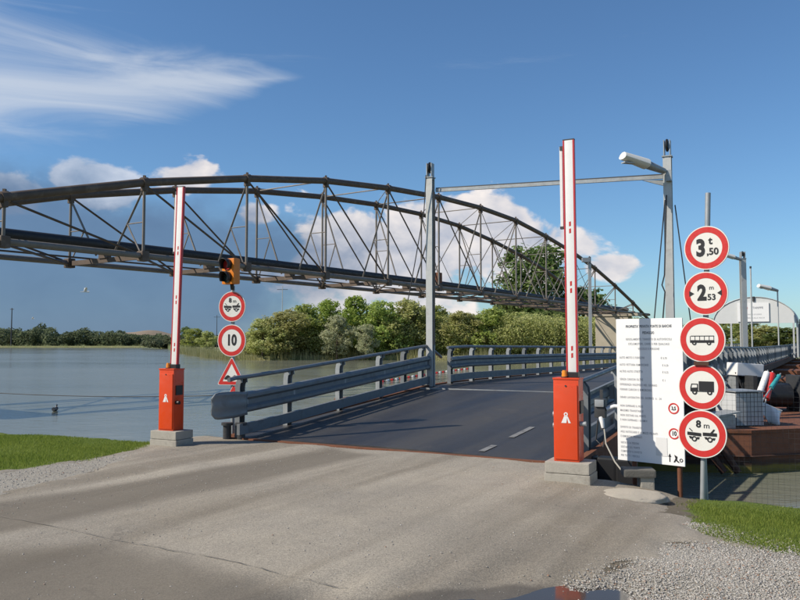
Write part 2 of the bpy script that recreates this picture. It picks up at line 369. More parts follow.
def deck_material():
    m = bpy.data.materials.new('dark bitumen deck'); m.use_nodes = True; t = NT(m.node_tree); b = t.n['Principled BSDF']
    tc = t.node('ShaderNodeTexCoord'); co = E(t, tc.outputs['Object'])
    rc = t.mapping(co, rot=(0, 0, TH))
    tr = t.noise(t.mapping(rc, scale=(1.1, 0.06, 1), loc=(1.3, 0, 0)), 1.0, 5, 0.55, 0.3)
    n = t.noise(co, 2.2, 6, 0.65); fine = t.noise(co, 90, 4, 0.7)
    c = t.mix(t.sstep(tr, 0.35, 0.65), (0.027, 0.026, 0.027), (0.056, 0.053, 0.05))
    c = t.mix(t.sstep(n, 0.55, 0.8) * 0.5, c, (0.10, 0.092, 0.082))
    c = t.mix(0.5, c, t.mix(1.0, c, t.mix(fine, (0.5, 0.5, 0.5), (1.5, 1.5, 1.5)), 'MULTIPLY'))
    t.put(b.inputs['Base Color'], c); t.put(b.inputs['Roughness'], t.lin(tr + (n - 0.5) * 0.4, 0.3, 0.7, 0.42, 0.62)); b.inputs['Specular IOR Level'].default_value = 0.38
    bn = t.node('ShaderNodeBump'); bn.inputs['Strength'].default_value = 0.35; bn.inputs['Distance'].default_value = 0.006
    t.put(bn.inputs['Height'], fine + n * 1.5); t.l.new(bn.outputs[0], b.inputs['Normal']); return m
def water_material(name, base, rough, waves):
    m = bpy.data.materials.new(name); m.use_nodes = True; t = NT(m.node_tree); b = t.n['Principled BSDF']
    tc = t.node('ShaderNodeTexCoord'); co = E(t, tc.outputs['Object'])
    b.inputs['Base Color'].default_value = (*base, 1); b.inputs['Roughness'].default_value = rough; b.inputs['IOR'].default_value = 1.33
    if waves:
        patch = t.noise(t.mapping(co, scale=(0.02, 0.05, 1)), 1.0, 4, 0.6)
        t.put(b.inputs['Roughness'], t.lin(patch, 0.35, 0.65, rough * 0.8, rough * 1.8))
        h = t.noise(t.mapping(co, scale=(1.6, 3.2, 1), rot=(0, 0, R(20))), 1.0, 4, 0.6) * 0.7 + t.noise(t.mapping(co, scale=(0.35, 0.6, 1)), 1.0, 3) * 1.0
        bn = t.node('ShaderNodeBump'); bn.inputs['Strength'].default_value = 0.30; bn.inputs['Distance'].default_value = 0.08
        t.put(bn.inputs['Height'], h); t.l.new(bn.outputs[0], b.inputs['Normal'])
    return m
M['soil'] = soil_material(); M['asphalt'] = asphalt_material(); M['deck'] = deck_material()
M['water'] = water_material('silty river water', (0.195, 0.2, 0.15), 0.09, True)
M['puddle'] = water_material('puddle water', (0.06, 0.052, 0.042), 0.06, False)

# ------------------------------------------------------------------ near ground
WATER_Z = -0.95
def gpoly(pts): return [tuple(on_z(x, y)[:2]) for x, y in pts]
G_LEFT = gpoly([(170, 436), (146, 447), (118, 453), (92, 458), (60, 463), (0, 472), (-260, 500)]) + [(-40, 8), (-40, 30), (0, 30)]
G_RIGHT = gpoly([(686, 490), (690, 508), (692, 522), (699, 538), (740, 545), (800, 553), (1000, 575)]) + [(14, 4.6), (30, 3), (30, 12), (8, 14)]
GRAV = gpoly([(692, 522), (699, 538), (650, 556), (600, 570), (560, 577), (590, 590), (640, 600), (660, 640), (1000, 700)]) + [(9, 2), (14, 4.6)] + gpoly([(1000, 575), (800, 553), (740, 545)])
GRAV_L = gpoly([(150, 449), (60, 463), (0, 472), (-260, 500), (-260, 530), (0, 497), (80, 476), (130, 460)])
PUD = gpoly([(330, 606), (390, 600), (445, 594), (500, 588), (552, 587), (590, 590), (610, 596), (625, 606), (600, 640), (400, 640)])
def sdist(px, py, poly):                          # signed distance to a polygon, positive inside
    P = np.array(poly); d = np.full(px.shape, 1e9); ins = np.zeros(px.shape, bool)
    for (x0, y0), (x1, y1) in zip(P, np.roll(P, -1, 0)):
        ex, ey = x1 - x0, y1 - y0; tt = np.clip(((px - x0) * ex + (py - y0) * ey) / (ex * ex + ey * ey + 1e-12), 0, 1)
        d = np.minimum(d, np.hypot(px - x0 - tt * ex, py - y0 - tt * ey))
        cr = ((y0 > py) != (y1 > py)) & (px < (x1 - x0) * (py - y0) / ((y1 - y0) if abs(y1 - y0) > 1e-12 else 1e-12) + x0)
        ins ^= cr
    return np.where(ins, d, -d)
def fbm(x, y, s, o=3):
    return np.array([mnoise.fractal(Vector((a * s, b * s, 3.3)), 1.0, 2.0, o) for a, b in zip(x.ravel(), y.ravel())]).reshape(x.shape)
def sm(x, lo, hi):
    t = np.clip((x - lo) / (hi - lo), 0, 1); return t * t * (3 - 2 * t)
def ground_z(px, py, nz=0.0):
    a = px * U.x + py * U.y; c = px * V.x + py * V.y + 6.05
    road = sm(c, -3.9, -3.5) * (1 - sm(c, 3.05, 3.35))
    crest = 9.25 + 1.05 * road + 0.35 * sm(c, 3.2, 4.0) + 0.12 * nz
    crest = crest - 0.045 * np.clip(-c - 4, 0, 30) * 0.3
    z = -0.16 * sm(c, 3.3, 4.6) * sm(a, 7.0, 9.5) - 0.05 * sm(-c, 4.5, 9) * sm(a, 6, 9)
    wob = 0.06 * np.sin(5 * px + 3 * py) * np.cos(7 * py - 2.3 * px) + 0.07 * np.sin(13 * px - 9 * py)
    z = z - 0.095 * sm(sdist(px, py, PUD) + wob, -0.9, 0.15)
    over = np.clip(a - crest, 0, None)
    z = z - np.minimum(over * (0.85 + 2.5 * road), 3.2)
    return z + 0.012 * nz
def axis(parts):
    out = []
    for lo, hi, st in parts: out += list(np.arange(lo, hi, st))
    return np.array(out + [parts[-1][1]])
def build_ground():
    aa = axis([(-900, -100, 200), (-100, -20, 20), (-20, 0, 2.5), (0, 3, 0.5), (3, 12.6, 0.1), (12.6, 16, 0.4), (16, 40, 6), (40, 400, 60)])
    cc = axis([(-700, -100, 100), (-100, -30, 10), (-30, -12, 1.5), (-12, -6, 0.3), (-6, 8.6, 0.1), (8.6, 14, 0.6), (14, 40, 5), (40, 700, 110)])
    A, C = np.meshgrid(aa, cc, indexing='ij'); L = C - 6.05
    X = A * U.x + L * V.x; Y = A * U.y + L * V.y
    nz = fbm(X, Y, 0.9)
    Z = ground_z(X, Y, nz)
    me = grid_mesh('ground', np.stack([X, Y, Z], -1))
    n2 = fbm(X, Y, 2.2, 4)
    gr = np.maximum(sdist(X, Y, G_LEFT), sdist(X, Y, G_RIGHT)); far = (A < 1) | (np.abs(C + 2) > 16)
    g = sm(gr + n2 * 0.16, -0.12, 0.16); g = np.where(far & (np.abs(C + 2) > 12), 1, g)
    at = me.attributes.new('grass', 'FLOAT', 'POINT'); at.data.foreach_set('value', g.ravel().astype(np.float32))
    gv = np.maximum(sdist(X, Y, GRAV), sdist(X, Y, GRAV_L)); gg = sm(gv + n2 * 0.2, -0.15, 0.15)
    at = me.attributes.new('gravel', 'FLOAT', 'POINT'); at.data.foreach_set('value', gg.ravel().astype(np.float32))
    o = link('ground', me, M['soil']); tag(o, kind='structure')
    # the asphalt apron: a sheet whose rim dives under the soil
    aa = axis([(-60, -10, 5), (-10, 2, 0.75), (2, 4, 0.2), (4, 10.42, 0.07)]); cc = axis([(-14, -8, 0.5), (-8, -4.5, 0.14), (-4.5, 8.0, 0.07), (8, 12, 0.5)])
    A, C = np.meshgrid(aa, cc, indexing='ij'); L = C - 6.05
    X = A * U.x + L * V.x; Y = A * U.y + L * V.y
    nz = fbm(X, Y, 0.9); n2 = fbm(X, Y, 2.4, 5)
    ins = np.minimum(-np.maximum.reduce([sdist(X, Y, G_LEFT), sdist(X, Y, G_RIGHT), sdist(X, Y, GRAV), sdist(X, Y, GRAV_L) - 0.1]), 10.42 - A + 0.05)
    ins = np.minimum(ins, np.where(A > 8.2, np.minimum(C + 4.7, 4.5 - C), 9))
    Z = ground_z(X, Y, nz) + np.clip((ins + n2 * 0.22) * 0.12, -0.05, 0.022)
    me = grid_mesh('road_apron', np.stack([X, Y, Z], -1))
    dm = sm(sdist(X, Y, PUD), -0.45, 0.02)
    at = me.attributes.new('damp', 'FLOAT', 'POINT'); at.data.foreach_set('value', dm.ravel().astype(np.float32))
    S1 = gpoly([(-60, 512), (60, 495), (190, 474), (330, 450), (372, 457), (260, 482), (150, 506), (40, 530), (-60, 545)]); S2 = gpoly([(-60, 556), (120, 548), (240, 575), (330, 592), (420, 640), (-60, 640)]); S3 = gpoly([(500, 500), (600, 495), (690, 515), (668, 545), (560, 574), (500, 560), (560, 530)])
    stn = np.maximum.reduce([sm(sdist(X, Y, S1), -.35, .3), sm(sdist(X, Y, S2), -.5, .4) * .9, sm(sdist(X, Y, S3), -.4, .3) * .45])
    at = me.attributes.new('stain', 'FLOAT', 'POINT'); at.data.foreach_set('value', stn.ravel().astype(np.float32))
    tag(link('road_apron', me, M['asphalt']), kind='structure')
    ap = bpy.data.objects['road_apron']; line = [on_z(*q) for q in ((-60, 508), (0, 520), (60, 531), (120, 544), (165, 553), (215, 562), (260, 573), (300, 581), (345, 585))]
    mb = MB(); vv = []
    for i, q in enumerate(line):
        for k in range(6):
            if i == len(line) - 1 and k: break
            w = line[min(i + 1, len(line) - 1)]; r_ = q.lerp(w, k / 6); d = (line[min(i + 1, len(line) - 1)] - line[max(i - 1, 0)]).normalized(); nn = Vector((-d.y, d.x, 0)); ww = random.uniform(.001, .006)
            r_ = r_ + nn * random.uniform(-.012, .012); zz = gz1(r_.x, r_.y) + .036
            vv += [Vector((r_.x, r_.y, zz)) + nn * ww, Vector((r_.x, r_.y, zz)) - nn * ww]
    mb.add(vv, [(2 * i, 2 * i + 1, 2 * i + 3, 2 * i + 2) for i in range(len(vv) // 2 - 1)]); mb.build('joint_line', mat('joint dirt', (.185, .16, .125), .95, 0, .3, 8), ap)
    # puddle: flat water sheet lying in the dip
    mb = MB(); x0, x1, y0, y1 = -1.6, 2.2, 3.6, 5.9
    mb.add([(x0, y0, -0.064), (x1, y0, -0.064), (x1, y1, -0.064), (x0, y1, -0.064)], [(0, 1, 2, 3)])
    tag(mb.build('puddle', M['puddle']), kind='structure')
def gz1(x, y): return float(ground_z(np.array([x]), np.array([y]))[0])
build_ground()
# river
mb = MB(); w = 6000
mb.add([(-w, -w, WATER_Z), (w, -w, WATER_Z), (w, w, WATER_Z), (-w, w, WATER_Z)], [(0, 1, 2, 3)])
tag(mb.build('river_water', M['water']), kind='structure')

# ------------------------------------------------------------------ grass, gravel
def gz1(x, y): return float(ground_z(np.array([x]), np.array([y]))[0])
def grass_patch(name, label, poly, box, dens, seed):
    r = np.random.default_rng(seed); x0, x1, y0, y1 = box; n = int((x1 - x0) * (y1 - y0) * dens)
    x = r.uniform(x0, x1, n); y = r.uniform(y0, y1, n)
    a = x * U.x + y * U.y
    nn = np.sin(x * 3.1 + np.cos(y * 2.3) * 2) * np.cos(y * 2.7 + x) * 0.10 + r.normal(0, 0.05, n)
    ok = (sdist(x, y, poly) + nn > 0.0) & (a < 10.2); x, y = x[ok], y[ok]; n = len(x)
    z = ground_z(x, y); h = r.uniform(0.012, 0.038, n) * (1 + 0.4 * np.sin(x * 2.1) * np.cos(y * 1.7)); th = r.uniform(0, 2 * PI, n); wd = r.uniform(0.003, 0.006, n)
    ln = r.uniform(0.0, 0.035, n); la = r.uniform(0, 2 * PI, n)
    P = np.zeros((n, 3, 3)); dx, dy = np.cos(th) * wd, np.sin(th) * wd
    P[:, 0] = np.stack([x - dx, y - dy, z - 0.01], -1); P[:, 1] = np.stack([x + dx, y + dy, z - 0.01], -1)
    P[:, 2] = np.stack([x + np.cos(la) * ln, y + np.sin(la) * ln, z + h], -1)
    o = link(name, tris_mesh(name, P), GRASS); tag(o, label, 'grass', kind='stuff')
GRASS = leaf_mat('grass blades', (0.13, 0.19, 0.025), (0.28, 0.33, 0.065))
grass_patch('grass', 'short green grass on the river bank left of the barrier', G_LEFT, (-11, -3.6, 8.6, 14.2), 5200, 1)
grass_patch('grass', 'short green grass on the bank around the right sign pole', G_RIGHT, (2.6, 7.5, 5.5, 10.2), 5200, 2)
def pebbles(name, label, polys, box, dens, seed, smin, smax):
    r = np.random.default_rng(seed); x0, x1, y0, y1 = box; n = int((x1 - x0) * (y1 - y0) * dens)
    x = r.uniform(x0, x1, n); y = r.uniform(y0, y1, n); d = np.maximum.reduce([sdist(x, y, q) for q in polys])
    ok = d + r.normal(0, 0.16, n) + 0.12 * np.sin(x * 4 + y * 3) > 0.0; x, y = x[ok], y[ok]; n = len(x)
    z = ground_z(x, y) + (0.004 if name == 'gravel' else 0.024); s = r.uniform(smin, smax, n) * r.choice([1, 1, 1, 1.6], n)
    base = np.array([(1, 0, 0), (0, 1, 0), (-1, 0, 0), (0, -1, 0), (0, 0, 1), (0.7, 0.7, 0.55), (-0.7, 0.7, 0.5), (-0.7, -0.7, 0.55), (0.7, -0.7, 0.5)]) * (1, 0.8, 0.62)
    fc = [(0, 5, 8), (1, 6, 5), (2, 7, 6), (3, 8, 7), (0, 1, 5), (1, 2, 6), (2, 3, 7), (3, 0, 8), (4, 8, 5), (4, 5, 6), (4, 6, 7), (4, 7, 8)]
    vv = base[None] * s[:, None, None] * r.uniform(0.75, 1.25, (n, len(base), 1)); th = r.uniform(0, 2 * PI, n)
    ct, st = np.cos(th)[:, None], np.sin(th)[:, None]
    W = np.stack([x[:, None] + vv[..., 0] * ct - vv[..., 1] * st, y[:, None] + vv[..., 0] * st + vv[..., 1] * ct, z[:, None] + vv[..., 2]], -1)
    k = len(base); F = (np.array(fc)[None] + (np.arange(n) * k)[:, None, None]).reshape(-1, 3)
    me = bpy.data.meshes.new(name); me.vertices.add(n * k); me.vertices.foreach_set('co', W.reshape(-1).astype(np.float32))
    me.loops.add(F.size); me.loops.foreach_set('vertex_index', F.reshape(-1).astype(np.int32))
    me.polygons.add(len(F)); me.polygons.foreach_set('loop_start', np.arange(0, F.size, 3, dtype=np.int32)); me.update(calc_edges=True)
    tag(link(name, me, STONE), label, 'gravel', kind='stuff')
STONE = bpy.data.materials.new('river pebbles'); STONE.use_nodes = True
_t = NT(STONE.node_tree); _g = _t.node('ShaderNodeNewGeometry')
_r = E(_t, _g.outputs['Random Per Island']); _c = _t.mix(_r, (0.25, 0.23, 0.20), (0.47, 0.445, 0.40)); _c = _t.mix(_t.sstep(_r, 0.93, 0.97), _c, (0.28, 0.16, 0.10))
_t.put(_t.n['Principled BSDF'].inputs['Base Color'], _c); _t.n['Principled BSDF'].inputs['Roughness'].default_value = 0.85
pebbles('gravel', 'pale loose gravel beside the grass in the right foreground', [GRAV], (0.6, 6.5, 3.6, 7.4), 9000, 3, 0.003, 0.0072)
pebbles('gravel', 'thin pale gravel verge below the left grass', [GRAV_L], (-11, -3.4, 7.0, 12.8), 380, 4, 0.004, 0.009)

APRON = gpoly([(150, 449), (240, 441), (545, 463), (600, 492), (690, 500), (692, 522), (690, 545), (560, 580), (420, 640), (-300, 640), (-260, 530), (0, 490)])
pebbles('grit', 'tiny loose stones scattered over the asphalt apron', [APRON], (-9, 3.6, 3.6, 12.5), 90, 9, 0.002, 0.006)
# ------------------------------------------------------------------ far banks
def far_land():
    shore = [(-24, 112), (-30, 126), (-52, 185), (-88, 300), (-118, 366), (-200, 372), (-320, 384), (-900, 460), (-4000, 900), (-4000, 6000), (6000, 6000), (6000, -2600)]
    shore += [tuple((U * a + V * l)[:2]) for a, l in ((101, 900), (99, 300), (99, 120), (98, 60), (100, 25), (97, 0), (98, -20), (99, -45), (97, -62))]
    # smooth-ish outline, then rings inland
    pts = []
    for (x0, y0), (x1, y1) in zip(shore, shore[1:] + shore[:1]):
        n = max(1, min(40, int(math.hypot(x1 - x0, y1 - y0) / 5)))
        for k in range(n):
            f = k / n; j = 1.0 if n > 1 else 0
            pts.append((x0 + (x1 - x0) * f + j * random.uniform(-1, 1) * 0.8, y0 + (y1 - y0) * f + j * random.uniform(-1, 1) * 0.8))
    bm = bmesh.new(); lo = [bm.verts.new((x, y, WATER_Z - 0.3)) for x, y in pts]
    c = Vector((300, 900)); hi = []
    for x, y in pts:
        d = (c - Vector((x, y))).normalized(); hi.append(bm.verts.new((x + d.x * 2.5, y + d.y * 2.5, -0.35)))
    n = len(pts)
    for k in range(n): bm.faces.new((lo[k], lo[(k + 1) % n], hi[(k + 1) % n], hi[k]))
    f = bm.faces.new(hi); bmesh.ops.triangulate(bm, faces=[f]); bmesh.ops.recalc_face_normals(bm, faces=bm.faces)
    me = bpy.data.meshes.new('far_bank'); bm.to_mesh(me); bm.free()
    tag(link('far_bank', me, mat('far bank grass', (0.13, 0.15, 0.05), 0.95, 0, 0.4, 0.15, col2=(0.24, 0.22, 0.10))), kind='structure')
far_land()

# ------------------------------------------------------------------ trees
def crown_mesh(name, seed, nleaf, leaf, h, rx, lobes, low=0.0):
    r = np.random.default_rng(seed); pts = []; cl = []
    for k in range(lobes):
        f = (k + 0.5) / lobes; zc = h * (0.18 + 0.7 * f) if low == 0 else h * (0.10 + 0.75 * f)
        rad = rx * (0.85 * math.sin(PI * min(0.97, 0.22 + 0.72 * f)) + 0.1)
        th = k * 2.4 + r.uniform(-0.5, 0.5); d = rad * r.uniform(0.25, 0.75)
        cl.append((cos(th) * d, sin(th) * d, zc, rx * r.uniform(0.34, 0.52)))
    cl.append((0, 0, h * 0.5, rx * 0.55)); cl.append((r.uniform(-.1, .1) * rx, 0, h * 0.84, rx * 0.36))
    sub = []
    for (x, y, z, q) in cl:                      # small tufts on each lobe give an uneven outline
        for _ in range(26):
            v = r.normal(size=3); v /= np.linalg.norm(v); sub.append((x + v[0] * q * 0.8, y + v[1] * q * 0.8, z + v[2] * q * 0.75, q * r.uniform(0.20, 0.44)))
    S = np.array(sub); i = r.integers(0, len(S), nleaf); v = r.normal(size=(nleaf, 3)); v /= np.linalg.norm(v, axis=1)[:, None]
    P = S[i, :3] + v * (S[i, 3] * r.uniform(0.2, 1.25, nleaf))[:, None]
    P[:, 2] = np.clip(P[:, 2], 0.05 * h, h * 1.08)
    nrm = v + r.normal(0, 0.6, (nleaf, 3)) + (0, 0, 0.25); nrm /= np.linalg.norm(nrm, axis=1)[:, None]
    a = np.cross(nrm, r.normal(size=(nleaf, 3))); a /= np.linalg.norm(a, axis=1)[:, None]; b = np.cross(nrm, a)
    s = (leaf * r.uniform(0.6, 1.4, nleaf))[:, None]
    Q = np.stack([P - a * s, P - b * s * 0.55, P + a * s, P + b * s * 0.55], 1)
    return tris_mesh(name, Q)
def trunk_mesh(name, seed, h, rx):
    r = random.Random(seed); mb = MB()
    top = Vector((r.uniform(-.2, .2), r.uniform(-.2, .2), h * 0.82))
    mb.tube([(0, 0, -0.5), (r.uniform(-.1, .1), r.uniform(-.1, .1), h * 0.3), (r.uniform(-.2, .2), r.uniform(-.2, .2), h * 0.55), top], h * 0.028, 7, True, h * 0.008)
    for k in range(6):
        z = h * r.uniform(0.16, 0.6); th = k * 1.05 + r.uniform(-.3, .3); q = rx * r.uniform(0.5, 0.85)
        mb.tube([(0, 0, z), (cos(th) * q * 0.5, sin(th) * q * 0.5, z + h * 0.10), (cos(th) * q, sin(th) * q, z + h * 0.24)], h * 0.013, 5, True, h * 0.004)
    return mb.mesh(name, True)
# unit trees: height 8 m, crown radius 3 m
CROWN = {}
def crown(kind, var):
    k = (kind, var)
    if k not in CROWN:
        me = crown_mesh('crown', 100 + var * 13, 9500, 0.135, 8.0, 3.1, 9, 1); me.materials.append(LEAF[kind]); CROWN[k] = me
    return CROWN[k]
TRUNK = [trunk_mesh('trunk', s, 8.0, 3.0) for s in range(3)]
def tree(x, ytop, ybase_z, depth, wpx, kind, var, label, group, rz=0.0, name='broadleaf_tree'):
    top = at_depth(x, ytop, depth); h = top.z - ybase_z; rad = 1.5 * wpx / 2 / FPX * depth
    t = thing(name, label, 'tree', (top.x, depth, ybase_z), rz, group)
    s = (rad / 3.3, rad / 3.3, h / 8.2)
    c = link('crown', crown(kind, var), None, t); c.scale = s
    k = link('trunk', TRUNK[var % 3], M['bark'], t); k.scale = (h / 8.2,) * 3 if rad > h * 0.25 else (s[0], s[0], s[2])
    return t
G1 = 'trees on the far bank'
TREES = [
 (263, 316, -.4, 114, 40, 'olive', 0, 'low olive green tree at the left end of the far bank grove'),
 (287, 306, -.4, 115, 46, 'olive', 1, 'round olive tree next to the left end of the far grove'),
 (309, 301, -.4, 118, 42, 'mid', 2, 'green tree in the far grove above the second post of the ramp rail'),
 (328, 297, -.4, 122, 34, 'bright', 3, 'narrow darker green tree rising behind the pale willow'),
 (337, 313, -.4, 113, 30, 'pale', 4, 'pale silvery willow at the front of the far grove'),
 (357, 292, -.4, 118, 40, 'bright', 5, 'tall bright green tree right of the pale willow'),
 (383, 298, -.4, 117, 42, 'mid', 0, 'broad green tree between the bright tree and the left portal post'),
 (366, 322, -.4, 112, 22, 'pale', 2, 'small pale bush tree below the tall bright tree'),
 (408, 297, -.4, 118, 46, 'olive', 3, 'wide olive tree just left of the left portal post'),
 (436, 303, -.4, 120, 40, 'mid', 4, 'green tree standing behind the left portal post'),
 (462, 308, -.4, 118, 44, 'olive', 1, 'olive tree just right of the left portal post'),
 (492, 305, -.4, 119, 48, 'mid', 5, 'broad green tree halfway between portal post and right barrier arm'),
 (520, 309, -.4, 121, 44, 'olive', 2, 'olive brown tree below the tall tree, left of the right barrier arm'),
 (541, 240, -.4, 140, 84, 'dark', 3, 'tallest dark green tree rising behind the arched truss'),
 (512, 280, -.4, 142, 46, 'dark', 0, 'dark tree on the left flank of the tallest tree'),
 (574, 283, -.4, 138, 60, 'dark', 4, 'dark tree behind the raised right barrier arm'),
 (548, 306, -.4, 126, 42, 'dark', 1, 'dark bushy tree at the foot of the tallest tree'),
 (598, 312, -.4, 132, 46, 'dark', 5, 'dark tree beside the concrete truss pier'),
 (632, 316, -.4, 136, 50, 'dark', 2, 'dark tree behind the white notice board'),
 (668, 318, -.4, 150, 46, 'mid', 0, 'green tree behind the right portal post'),
 (712, 316, -.4, 160, 50, 'mid', 1, 'green tree left of the arched shelter'),
 (738, 308, -.4, 170, 40, 'olive', 3, 'olive tree rising beside the left leg of the arched shelter'),
 (765, 324, -.4, 165, 44, 'olive', 4, 'olive tree seen through the arched shelter'),
 (790, 326, -.4, 160, 50, 'dark', 5, 'dark tree right of the arched shelter'),
 (830, 318, -.4, 150, 60, 'mid', 2, 'green tree beyond the right edge, behind the far end of the right rail'),
 (196, 327, -.4, 225, 22, 'mid', 2, 'small green tree right of the left barrier arm'),
 (207, 330, -.4, 210, 18, 'olive', 4, 'small olive tree left of the round signs'),
 (186, 325, -.4, 330, 14, 'dark', 1, 'small dark distant tree close to the left barrier arm'),
 (246, 333, -.4, 122, 16, 'olive', 5, 'low bush tree behind the round signs'),
]
for i, (x, yt, zb, dp, wp, kd, vr, lb) in enumerate(TREES): tree(x, yt, zb, dp, wp, kd, vr, lb, G1, rz=i * 1.7)
# far wood on the left: reads as one mass
def far_wood(name, label, span, depth, htab, n, seed, leaf=(0.35, 0.8), rad=(2.6, 4.8), m_='far'):
    r = np.random.default_rng(seed); P = []
    xs = np.linspace(span[0], span[1], int((span[1] - span[0]) / 2.6))
    for x in xs:
        hh = float(np.interp(x, [q[0] for q in htab], [q[1] for q in htab])) * r.uniform(0.72, 1.12)
        d = depth + r.uniform(0, 24 if depth > 200 else 6); X = (x - CX) / FPX * d; H = hh / FPX * d; Rr = r.uniform(*rad)
        k = n; v = r.normal(size=(k, 3)); v /= np.linalg.norm(v, axis=1)[:, None]; q = r.uniform(0.3, 1, k)[:, None] ** 0.4
        P.append(np.array([X, d, -0.4 + H * 0.5]) + v * q * np.array([Rr, Rr, H * 0.52]))
    P = np.concatenate(P); m = len(P); a = r.normal(size=(m, 3)); a /= np.linalg.norm(a, axis=1)[:, None]; b = np.cross(a, r.normal(size=(m, 3))); b /= np.linalg.norm(b, axis=1)[:, None]
    s = r.uniform(*leaf, m)[:, None]
    tag(link(name, tris_mesh(name, np.stack([P - a * s, P - b * s * .6, P + a * s, P + b * s * .6], 1)), LEAF[m_]), label, 'wood', kind='stuff')
far_wood('distant_wood', 'dark line of distant trees along the far left shore', (-160, 165), 395, [(-160, 18), (0, 16), (30, 17), (42, 21), (60, 14), (85, 18), (105, 12), (115, 16), (140, 10), (160, 12), (180, 9)], 330, 5)
far_wood('distant_wood', 'low line of distant trees behind the far left grove', (150, 262), 300, [(150, 8), (200, 11), (262, 15)], 260, 6)
far_wood('undergrowth', 'dense undergrowth beneath the far bank grove', (252, 660), 117, [(252, 20), (290, 32), (330, 36), (400, 40), (520, 42), (660, 34)], 1900, 8, (0.09, 0.19), (1.4, 2.8), 'olive')
# low brown hill behind the wood
def hill():
    aa = np.linspace(-1, 1, 40); bb = np.linspace(-1, 1, 14); A, B = np.meshgrid(aa, bb, indexing='ij')
    c = at_depth(143, 340, 1500); Z = 24 * np.clip(1 - A ** 2, 0, 1) * np.clip(1 - B ** 2, 0, 1) + 2 * np.sin(A * 9) * np.clip(1 - A ** 2, 0, 1) * np.clip(1 - B ** 2, 0, 1) - 1
    me = grid_mesh('hill', np.stack([c.x + A * 120, 1500 + B * 90, Z], -1)); tag(link('hill', me, mat('dry brown hill', (0.22, 0.17, 0.12), 0.95, 0, 0.2, 0.02)), kind='structure')
hill()
# reeds along the shore
def reeds(name, label, pts, per, h, seed):
    r = np.random.default_rng(seed); P = []
    for (p0, p1) in zip(pts, pts[1:]):
        p0, p1 = Vector(p0), Vector(p1); n = int((p1 - p0).length * per)
        f = r.uniform(0, 1, n); dn = r.uniform(-1.0, 2.2, n); d = (p1 - p0).normalized(); nr = Vector((-d.y, d.x))
        if nr.y < 0: nr = -nr
        x = p0.x + (p1.x - p0.x) * f + nr.x * dn; y = p0.y + (p1.y - p0.y) * f + nr.y * dn
        hh = h * r.uniform(0.55, 1.15, n) * (0.85 + 0.3 * np.sin(x * 0.7)); wd = r.uniform(0.03, 0.06, n); lx = r.normal(0, 0.18, n)
        P.append(np.stack([np.stack([x - wd, y, np.full(n, -1.05)], -1), np.stack([x + wd, y, np.full(n, -1.05)], -1), np.stack([x + lx, y + r.normal(0, .15, n), -0.95 + hh], -1)], 1))
    tag(link(name, tris_mesh(name, np.concatenate(P)), leaf_mat('reeds', (0.33, 0.34, 0.13), (0.55, 0.53, 0.26))), label, 'reeds', kind='stuff')
sh = [tuple((U * a + V * l)[:2]) for a, l in ((98, 60), (100, 25), (97, 0), (98, -20), (99, -45), (97, -62))]
reeds('reeds', 'yellowish reeds fringing the far bank grove', sh + [(-24, 112), (-30, 126), (-52, 185)], 34, 1.7, 11)
reeds('reeds', 'thin reed line along the distant left shore', [(-52, 185), (-88, 300), (-118, 366), (-200, 372), (-320, 384)], 14, 1.8, 12)

